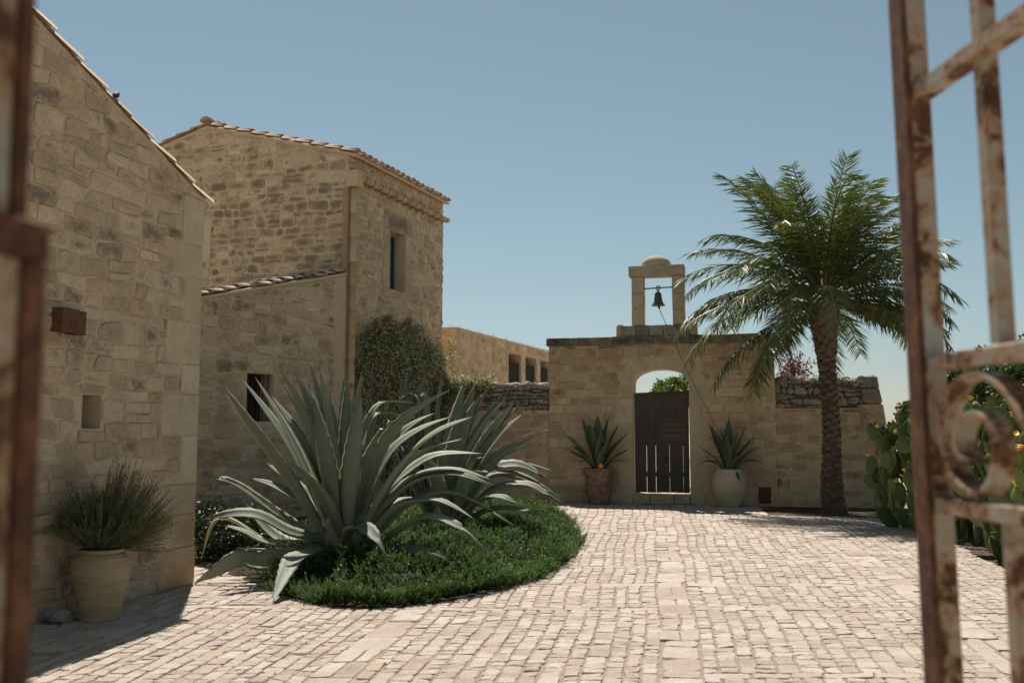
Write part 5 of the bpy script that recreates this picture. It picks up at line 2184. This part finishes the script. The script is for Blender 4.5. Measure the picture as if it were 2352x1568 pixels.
# ------------------------------------------------------------------ date palm
rng = random.Random(77)
PBs = gnd(1920, 1180)
PTp = at(1892, 722, 19.5)
palm = thing('palm_tree', PBs, 'date palm with shaggy trunk and arching feather fronds, beside the gateway', 'palm tree')
ctrl = [PBs + Vector((0, 0, -.06)), PBs + Vector((-.06, .01, .5)), PBs.lerp(PTp, .45) + Vector((.02, 0, 0)), PBs.lerp(PTp, .8), PTp + Vector((0, 0, .12))]
tp = [Vector(q) for q in spline([tuple(c) for c in ctrl], 5)]
NT = len(tp)
rads = []
for i in range(NT):
    t = i / (NT - 1)
    rads.append(.225 - .085 * min(1, t / .5) + (.085 * max(0, (t - .72) / .28)))
mb = MB()
mb.tube(tp, [r * .92 for r in rads], 14, (.25, .4, .4))
trunk = mb.build('trunk', M['bark'], palm, True)


def boot_mesh(seed):
    r = random.Random(seed)
    # stub of an old leaf: broad base, tapering outward and up, thick wedge
    vs = [(-.5, 0, 0), (.5, 0, 0), (.42, .38, .02), (-.42, .38, .02), (-.44, .05, .5), (.44, .05, .5), (.30, .46, .52), (-.30, .46, .52), (-.24, .30, .95), (.24, .30, .95), (.18, .52, .92), (-.18, .52, .92)]
    vs = [(x + r.gauss(0, .04), y + r.gauss(0, .03), z + r.gauss(0, .03)) for x, y, z in vs]
    fs = []
    for k in (0, 4):
        fs += [(k, k + 1, k + 5, k + 4), (k + 1, k + 2, k + 6, k + 5), (k + 2, k + 3, k + 7, k + 6), (k + 3, k, k + 4, k + 7)]
    fs += [(8, 9, 10, 11), (0, 3, 2, 1)]
    me = bpy.data.meshes.new('leaf_base')
    me.from_pydata(vs, [], fs)
    a = me.attributes.new('tone', 'FLOAT_COLOR', 'POINT')
    t = r.random()
    a.data.foreach_set('color', np.tile(np.array((t, .5, .5, 1), np.float32), len(vs)))
    me.materials.append(M['bark'])
    return me


BOOT = [boot_mesh(k) for k in range(6)]
nbt = 290
for k in range(nbt):
    f = (k + .5) / nbt
    i = f * (NT - 1)
    j = min(NT - 2, int(i))
    c = tp[j].lerp(tp[j + 1], i - j)
    r = rads[j] + (rads[j + 1] - rads[j]) * (i - j)
    ax_ = (tp[j + 1] - tp[j]).normalized()
    az = k * 2.39996 + rng.gauss(0, .1)
    o_ = Vector((math.cos(az), math.sin(az), 0))
    o_ = (o_ - ax_ * o_.dot(ax_)).normalized()
    topp = max(0, (f - .66) / .34)
    s_ = (.165 + .04 * rng.random()) * (1 + .15 * topp)
    h_ = s_ * (.48 + 1.25 * topp)
    tilt = .30 + .22 * topp
    up_ = (ax_ + o_ * tilt).normalized()
    sd = up_.cross(o_).normalized()
    oo = sd.cross(up_).normalized()
    if oo.dot(o_) < 0:
        oo = -oo
    m_ = frame(c + o_ * (r * .80), sd * s_, oo * s_ * (.55 + .25 * topp), up_ * h_)
    inst('leaf_base', BOOT[rng.randrange(6)], m_, trunk)


def frond(az, el, L, bend, width, seed, name='frond', roll=0.0, tone0=.5):
    r = random.Random(seed)
    n = 22
    side = Vector((-math.sin(az), math.cos(az), 0))
    h = Vector((math.cos(az), math.sin(az), 0))
    swirl = r.gauss(0, .12)
    p = PTp + h * .10 + Vector((0, 0, .12 + .3 * max(0, math.sin(el))))
    pts, dirs = [p.copy()], []
    e = el
    for i in range(n):
        t = i / n
        e = el - bend * (t ** 1.35)
        hh = (h + side * swirl * t).normalized()
        d = hh * math.cos(e) + Vector((0, 0, math.sin(e)))
        p = p + d * (L / n)
        pts.append(p.copy())
        dirs.append(d)
    dirs.append(dirs[-1])
    mb = MB()
    mb.tube(pts, [.028 * (1 - .86 * (i / n)) + .002 for i in range(n + 1)], 4, (.95, .5, .5))
    nl = 80
    V, F, T = [], [], []
    for k in range(nl):
        t = .16 + .84 * k / (nl - 1)
        i = min(n - 1, int(t * n))
        f = t * n - i
        c = pts[i].lerp(pts[i + 1], f)
        d = dirs[i].lerp(dirs[min(n, i + 1)], f).normalized()
        s_ = side - d * side.dot(d)
        s_.normalize()
        nrm = s_.cross(d)
        if nrm.z < 0 and el > -.2 and False:
            nrm = -nrm
        # keep the upper side up
        prof = min(1, .25 + (t - .16) / .26) * (1 - .52 * max(0, (t - .5) / .5))
        for sg in (-1, 1):
            ll = width * prof * r.uniform(.85, 1.1)
            if r.random() < .04:
                continue
            fwd = .42 + .75 * t + r.gauss(0, .18)
            v_up = r.uniform(.05, .85)
            dd = (s_ * sg * math.cos(roll) + d * fwd + nrm * v_up * (1 if sg * roll >= 0 else .6)).normalized()
            m1 = c + dd * ll * .5
            dr = dd * .9 + Vector((0, 0, -1)) * (.03 + .16 * r.random()) + d * .10
            m2 = m1 + dr.normalized() * ll * .5
            wv = d * .0145 + nrm * r.uniform(-.012, .012)
            wv = wv * (.8 + .4 * r.random())
            b = len(V)
            V += [c - wv * .5, c + wv * .5, m1 - wv, m1 + wv, m2]
            F += [(b, b + 1, b + 3, b + 2), (b + 2, b + 3, b + 4)]
            tn = min(.97, max(0, tone0 + r.gauss(0, .13)))
            T += [(tn, .5, .5)] * 5
    b = len(mb.v)
    mb.v += [tuple(v) for v in V]
    mb.f += [tuple(q + b for q in f) for f in F]
    mb.t += T
    return mb.build(name, M['palm'], palm)


NFR = 70
for k in range(NFR):
    f = (k + .5) / NFR
    az = k * 2.39996 + rng.gauss(0, .16)
    el = rad(86 - 92 * f ** 1.0 + rng.gauss(0, 7))
    bend = rad(min(82, 40 + 46 * min(1, f * 1.35) + rng.gauss(0, 14)))
    L = 2.45 + .42 * rng.random() + .42 * min(1, f * 2)
    L *= 1 - .14 * max(0, math.cos(az))
    if f > .82:
        bend = rad(55 + rng.uniform(-8, 12))
        L *= .88
    frond(az, el, L, bend, .60 + .10 * rng.random(), 1000 + k, tone0=(.62 if f < .2 else (.82 if f > .6 and k % 5 == 0 else .44)) + rng.gauss(0, .06))
for k in range(9):
    az = rng.uniform(0, 6.3)
    d = Vector((math.cos(az), math.sin(az), 0))
    mb = MB()
    b = PTp + d * .12 + Vector((0, 0, .1))
    mb.tube([b, b + d * .18 + Vector((0, 0, .42)), b + d * .40 + Vector((0, 0, .68)), b + d * .62 + Vector((0, 0, .72))], [.03, .022, .016, .008], 5)
    mb.build('fruit_stalk', M['stalk'], palm)

# ------------------------------------------------------------------ prickly pears
def pad_mesh(seed):
    r = random.Random(seed)
    n, m = 16, 3
    vs, ts, fs = [], [], []
    out = []
    for k in range(n):
        th = 2 * math.pi * k / n - math.pi / 2
        z = .5 + .5 * math.sin(th)
        w = .31 * math.cos(th) * (.72 + .42 * z)
        out.append((w * (1 + r.gauss(0, .03)), z))
    rings = ((1.0, 0.0), (.93, .030), (.6, .052), (.0, .060))
    for sg in (1, -1):
        for (s_, y) in rings:
            if s_ == 0:
                vs.append((0, sg * y, .55))
                ts.append((r.random() * 0 + .5, .5, 0))
            else:
                for (x, z) in out:
                    vs.append((x * s_, sg * y * (.55 + .45 * min(1, z * 3)), .55 + (z - .55) * s_))
                    ts.append((.5, .5, 1.0 if s_ == 1 else 0))
    st = 3 * n + 1
    for h in (0, 1):
        o = h * st
        for a in (0, 1):
            for k in range(n):
                k2 = (k + 1) % n
                q = (o + a * n + k, o + a * n + k2, o + (a + 1) * n + k2, o + (a + 1) * n + k)
                fs.append(q if h else q[::-1])
        for k in range(n):
            k2 = (k + 1) % n
            q = (o + 2 * n + k, o + 2 * n + k2, o + 3 * n)
            fs.append(q if h else q[::-1])
    tn = r.random()
    me = bpy.data.meshes.new('pad')
    me.from_pydata(vs, [], fs)
    a = me.attributes.new('tone', 'FLOAT_COLOR', 'POINT')
    arr = np.array([(tn, .5, t[2], 1) for t in ts], np.float32)
    a.data.foreach_set('color', arr.ravel())
    me.polygons.foreach_set('use_smooth', np.ones(len(me.polygons), bool))
    me.materials.append(M['cactus'])
    return me


PADS = [pad_mesh(k) for k in range(8)]


def small_mesh(name, prof, mat, n=7):
    mb = MB()
    mb.lathe(prof, (0, 0, 0), n)
    me = bpy.data.meshes.new(name)
    me.from_pydata(mb.v, [], mb.f)
    me.materials.append(mat)
    return me


BUD = small_mesh('bud', [(.010, 0), (.016, .02), (.019, .042), (.014, .052), (.001, .050)], M['cactus'])
BUDO = small_mesh('bud', [(.010, 0), (.016, .02), (.022, .042), (.018, .056), (.001, .060)], M['orange'])
FLOW = small_mesh('flower', [(.010, 0), (.016, .03), (.034, .052), (.040, .072), (.020, .066), (.001, .06)], M['yellow'], 9)


def cactus(base, hmax, nroot, spread, seed, label, lean=Vector((0, 0, 0)), keepbox=None):
    r = random.Random(seed)
    t = thing('prickly_pear', base, label, 'cactus', 'prickly pears along the courtyard edge')
    pads = []

    queue = []

    def grow(b, d, nrm, depth, scale):
        L = scale * r.uniform(.85, 1.15)
        d = d.normalized()
        if b.z + d.z * L > hmax or len(pads) > 230 or math.hypot(b.x + d.x * L - base.x, b.y + d.y * L - base.y) > .85:
            return
        nrm = (nrm - d * nrm.dot(d)).normalized()
        sd = nrm.cross(d).normalized()
        inst('pad', PADS[r.randrange(8)], frame(b, sd * L, nrm * L * 1.05, d * L), t)
        pads.append(L)
        if depth < 8:
            for _ in range(r.choice((1, 1, 2, 2)) if depth else 2):
                a = r.uniform(-.95, .95)
                top = b + d * L * (.55 + .43 * math.cos(a)) + sd * L * .30 * math.sin(a)
                nd = (d * math.cos(a * .8) + sd * math.sin(a * .8) + nrm * r.gauss(0, .4) + Vector((0, 0, .48)) + lean * .3)
                tw = r.gauss(0, .7)
                queue.append((top, nd, nrm * math.cos(tw) + sd * math.sin(tw), depth + 1, scale * r.uniform(.86, 1.0)))
        if r.random() < .34 and b.z > .35:
            for q in range(r.randrange(3, 8)):
                a = r.uniform(-1.1, 1.1)
                top = b + d * L * (.55 + .45 * math.cos(a)) + sd * L * .30 * math.sin(a)
                u_ = (d * math.cos(a) + sd * math.sin(a)).normalized()
                x = u_.orthogonal().normalized()
                me = r.choices((BUD, BUDO, FLOW), (9, 2, 1.5))[0]
                inst('flower' if me is FLOW else 'bud', me, frame(top - u_ * .008, x * .9, u_.cross(x) * .9, u_ * .9), t)

    for k in range(nroot):
        az = 2 * math.pi * k / nroot + r.gauss(0, .3)
        o_ = Vector((math.cos(az), math.sin(az), 0))
        b = base + o_ * spread * r.uniform(.2, 1) + Vector((0, 0, -.03))
        nrm = Vector((math.cos(az + r.gauss(1.57, .7)), math.sin(az + r.gauss(1.57, .7)), 0))
        queue.append((b, Vector((0, 0, 1)) + o_ * r.uniform(.1, .8) + lean, nrm, 0, .41))
    while queue:
        grow(*queue.pop(0))
    return t


cactus(gnd(2104, 1213), 1.76, 9, .32, 12, 'prickly pear with yellow flowers by the soil bed, nearest the palm', Vector((-.10, -.05, 0)))
cactus(gnd(2200, 1230), 1.95, 10, .5, 52, 'dense prickly pear second from the palm, behind the gate stile', Vector((-.10, -.05, 0)))
cactus(gnd(2250, 1245), 1.95, 9, .55, 22, 'prickly pear growing between two others, behind the iron scroll')
cactus(gnd(2335, 1282), 2.0, 10, .60, 32, 'tall prickly pear crowded with pads, behind the gate leaf', Vector((-.10, -.05, 0)))
cactus(gnd(2430, 1320), 1.6, 8, .45, 42, 'lower prickly pear with big basal pads, farthest from the palm')


# ------------------------------------------------------------------ leafy trees and bushes beyond the walls
def leaf_cloud(C, size, rr, up=.35, aspect=.5):
    n = len(C)
    a = rr.normal(0, 1, (n, 3))
    a[:, 2] -= .15
    a /= np.linalg.norm(a, axis=1)[:, None]
    b = np.cross(a, rr.normal(0, 1, (n, 3)) + np.array([0, 0, up]))
    b /= np.linalg.norm(b, axis=1)[:, None] + 1e-9
    s = size * rr.uniform(.7, 1.3, n)
    V = np.zeros((n, 4, 3))
    V[:, 0] = C
    V[:, 1] = C + a * (s * .5)[:, None] + b * (s * aspect * .5)[:, None]
    V[:, 2] = C + a * s[:, None]
    V[:, 3] = C + a * (s * .5)[:, None] - b * (s * aspect * .5)[:, None]
    return V.reshape(-1, 3), np.arange(4 * n).reshape(-1, 4)


def tree(name, base, cc, rx, ry, rz, nleaf, size, mat, seed, label, cat='tree', nclump=46, group=None, clr=.3):
    rr = np.random.default_rng(seed)
    r = random.Random(seed)
    t = thing(name, base, label, cat, group)
    cc = np.array(cc)
    d = rr.normal(0, 1, (nclump, 3))
    d /= np.linalg.norm(d, axis=1)[:, None]
    cl = cc + d * np.array([rx, ry, rz]) * (rr.random(nclump) ** .45)[:, None] * .9
    mb = MB()
    b = Vector(base)
    top = Vector(cc)
    hgt = max(.5, top.z - b.z)
    mid = b.lerp(top, .5) + Vector((r.gauss(0, .05), r.gauss(0, .05), 0)) * hgt
    mb.tube([b - Vector((0, 0, .1)), b.lerp(mid, .5), mid, top], [.06 * hgt ** .5 + .03, .05 * hgt ** .5 + .02, .05, .02], 7)
    for q in cl[:: 2]:
        q = Vector(q)
        st = b.lerp(top, r.uniform(.4, .8))
        mb.tube([st, st.lerp(q, .5) + Vector((0, 0, .06)), q], [.028, .016, .005], 4, caps=False)
    mb.build('trunk', M['wood_stem'], t, True)
    which = rr.integers(0, nclump, nleaf)
    rad_ = clr * (rx + ry + rz) / 3 * rr.uniform(.6, 1.25, nclump)
    off = rr.normal(0, 1, (nleaf, 3))
    off /= np.linalg.norm(off, axis=1)[:, None]
    C = cl[which] + off * (rad_[which] * rr.random(nleaf) ** .5)[:, None]
    V, F = leaf_cloud(C, size, rr)
    tn = np.clip(.45 + .16 * rr.normal(0, 1, nclump)[which] + rr.normal(0, .14, nleaf), 0, 1)
    T = np.zeros((nleaf, 4, 3))
    T[:, :, 0] = tn[:, None]
    big('crown', V, F, mat, t, tone=T.reshape(-1, 3))
    return t


def tree_px(px, py, Y, rpx, rpy, *a, **k):
    c = at(px, py, Y)
    m = Y / FPX
    return (c.x, c.y, 0), (c.x, c.y, c.z), rpx * m, rpx * m, rpy * m


b, c, rx, ry, rz = tree_px(1552, 898, 30, 62, 48)
tree('citrus_tree', b, c, rx, ry, rz, 3800, .11, M['treelight'], 1, 'fresh green tree seen through the arch above the plank door')
b, c, rx, ry, rz = tree_px(2335, 900, 26, 125, 125)
tree('evergreen_tree', b, c, rx, ry, rz, 14000, .13, M['tree'], 2, 'broad dark evergreen tree rising behind the prickly pears', nclump=90)
b, c, rx, ry, rz = tree_px(2215, 905, 27, 75, 92)
tree('evergreen_tree', b, c, rx, ry, rz, 8000, .12, M['tree'], 3, 'smaller dark evergreen tree between the gate stile and the broad one', nclump=60)
b, c, rx, ry, rz = tree_px(2092, 985, 30, 52, 72)
tree('evergreen_tree', b, c, rx, ry, rz, 6000, .13, M['tree'], 4, 'little green tree beyond the tapered end of the field stone wall')
b, c, rx, ry, rz = tree_px(2150, 1000, 32, 60, 50)
tree('evergreen_tree', b, c, rx, ry, rz, 3500, .14, M['tree'], 6, 'low dark tree behind the prickly pear flowers')
b, c, rx, ry, rz = tree_px(2480, 880, 24, 140, 140)
tree('evergreen_tree', b, c, rx, ry, rz, 9000, .13, M['tree'], 8, 'dark evergreen at the edge beyond the tall prickly pear', nclump=70)
for k, (px_, py_, lab) in enumerate(((500, 1262, 'added low shrub darkened for shade, behind the yellowing agave leaf, by the house corner'), (575, 1238, 'added low shrub darkened for shade, under the left agave leaves'),
                                    (470, 1222, 'added low shrub darkened for shade, in front of the lean-to wall'))):
    g0 = gnd(px_, py_ + 22)  # shrubs added to stand in for the near-black shade left of the agave
    tree('shade_filler_shrub', (g0.x, g0.y, 0), (g0.x, g0.y, .26), .62, .55, .24, 5200, .055, M['shadeleaf'], 60 + k, lab, 'shrub', nclump=60, clr=.38)
b, c, rx, ry, rz = tree_px(1826, 842, 23.2, 50, 34)
tree('red_shrub', b, c, rx, ry, rz, 750, .075, M['redleaf'], 5, 'sparse shrub with dark red leaves above the wall, left of the palm trunk', 'shrub', nclump=40, clr=.42)

# ------------------------------------------------------------------ flowering jasmine on the tall house
JP = [(803, 1075), (799, 800), (812, 765), (842, 742), (885, 732), (928, 738), (958, 758), (985, 790), (1008, 830), (1024, 870), (1040, 915), (1035, 985), (985, 1040), (940, 1090), (880, 1110)]
rr = np.random.default_rng(9)
jas = thing('jasmine', TR.p(1.5, 0, .2), 'white flowering jasmine climbing the tall house and spilling along the wall top', 'climber')
Jn = 30000
Q = rr.uniform([795, 725], [1035, 1115], (Jn * 3, 2))
ed = edge_dist(Q, JP) * np.where(inside_np(Q, JP), 1, -1)
ok_ = ed + 11 * vnoise(Q, .10, 21) + 5 * vnoise(Q, .3, 22) + rr.exponential(3, len(Q)) > 9
Q, ed = Q[ok_][:Jn], np.maximum(ed[ok_][:Jn], 0)
lump = .5 + .5 * vnoise(Q, .05, 3)
TH = (.10 + .32 * np.clip(ed / 40, 0, 1) ** .5) * (.65 + .5 * lump)
pos = np.zeros((len(Q), 3))
for i, (x, y) in enumerate(Q):
    u_, v_ = TR.uv(x, y)
    pos[i] = TR.p(u_, v_, 0)
nvec = np.array(TR.N)
depth = TH * (1 - .45 * rr.random(len(Q)) ** 2)
pos = pos + nvec * depth[:, None] + rr.normal(0, .03, pos.shape)
keep = (vnoise(Q, .11, 4) > -1.35) | (rr.random(len(Q)) < .3)
pos, Qk = pos[keep], Q[keep]
# spill along the wall top
m2 = 3200
u2 = rr.uniform(0, 1, m2) ** 1.2
xs_ = 1016 + 118 * u2
sp = np.zeros((m2, 3))
for i in range(m2):
    uq = LW.u(xs_[i], 885)
    hh = .18 * (1 - .35 * u2[i]) * (.6 + .6 * math.sin(u2[i] * 19) ** 2)
    sp[i] = LW.p(uq, ltop - .03 + rr.normal(0, .10) + hh * .3 - .25 * max(0, rr.normal(.2, .4)) * (1 - .4 * u2[i]), rr.normal(.05, .12))
m3 = 260
sp3 = np.zeros((m3, 3))
for i in range(m3):
    f = rr.random()
    q = TR.p(TL + .05 + rr.normal(.06, .07), ltop + .15 + 1.0 * f + rr.normal(0, .05), .18 + rr.normal(0, .12) * (1.2 - f))
    sp3[i] = q
m4 = 5200
Q4 = np.c_[rr.uniform(985, 1078, m4), rr.uniform(872, 1010, m4)]
Q4 = Q4[Q4[:, 1] > 880 + (Q4[:, 0] - 985) * .1 + 6 * vnoise(Q4, .12, 33)]
Q4 = Q4[(Q4[:, 0] < 1062 - (Q4[:, 1] - 880) * .32 + 9 * vnoise(Q4, .12, 34))]
sp4 = np.array([tuple(LW.p(*LW.uv(x, y), .04 + .26 * rr.random() ** .7)) for x, y in Q4])
allp = np.concatenate([pos, sp, sp3, sp4])
V, F = leaf_cloud(allp, .052, rr, aspect=.55)
pn = vnoise(allp[:, [0, 2]] + allp[:, [1, 1]] * .5, 5, 41)
tn = np.clip(.45 + .14 * pn + rr.normal(0, .18, len(allp)), 0, 1)
T = np.zeros((len(allp), 4, 3))
T[:, :, 0] = tn[:, None]
o = big('foliage', V, F, M['jasmine'], jas, tone=T.reshape(-1, 3))
o['kind'] = 'stuff'
sel = rr.random(len(allp)) < np.clip(.33 + .16 * vnoise(allp[:, [0, 2]] - allp[:, [1, 1]] * .4, 9, 43), .02, .6)
fp = allp[sel] + (nvec * .03)
V, F = leaf_cloud(fp, .034, rr, aspect=.95)
V2, F2 = leaf_cloud(fp, .034, rr, aspect=.95)
Vv = np.concatenate([V, V2])
Ff = np.concatenate([F, F2 + len(V)])
o = big('blossom', Vv, Ff, M['petal'], jas, tone=np.tile([.6, .5, .5], (len(Vv), 1)))
o['kind'] = 'stuff'
mb = MB()
for k in range(5):
    uq, vq = TR.uv(945 - 14 * k, 900)
    pts = [TR.p(uq + .1 * math.sin(z * 2 + k), z, .06) for z in (0, .6, 1.2, 1.8, 2.4, 3.0)]
    mb.tube(pts, [.03, .028, .025, .02, .015, .01], 6)
o = mb.build('stem', M['wood_stem'], jas, True)
# fallen bits of leaf and twig on the bare soil
rr = np.random.default_rng(31)
sp_ = np.array(SOIL)
Q = rr.uniform(sp_.min(0), sp_.max(0), (4000, 2))
Q = Q[inside_np(Q, SOIL)]
V, F = leaf_cloud(np.c_[Q, np.full(len(Q), .004)], .05, rr, aspect=.35)
V[:, 2] = .002 + np.abs(V[:, 2] - .004) * .35
o = big('leaf_litter', V, F, M['straw'], tone=np.tile([.4, .5, .5], (len(V), 1)))
o['kind'] = 'stuff'
o['label'] = 'dry leaf litter scattered over the bare soil bed'
o['category'] = 'leaf litter'
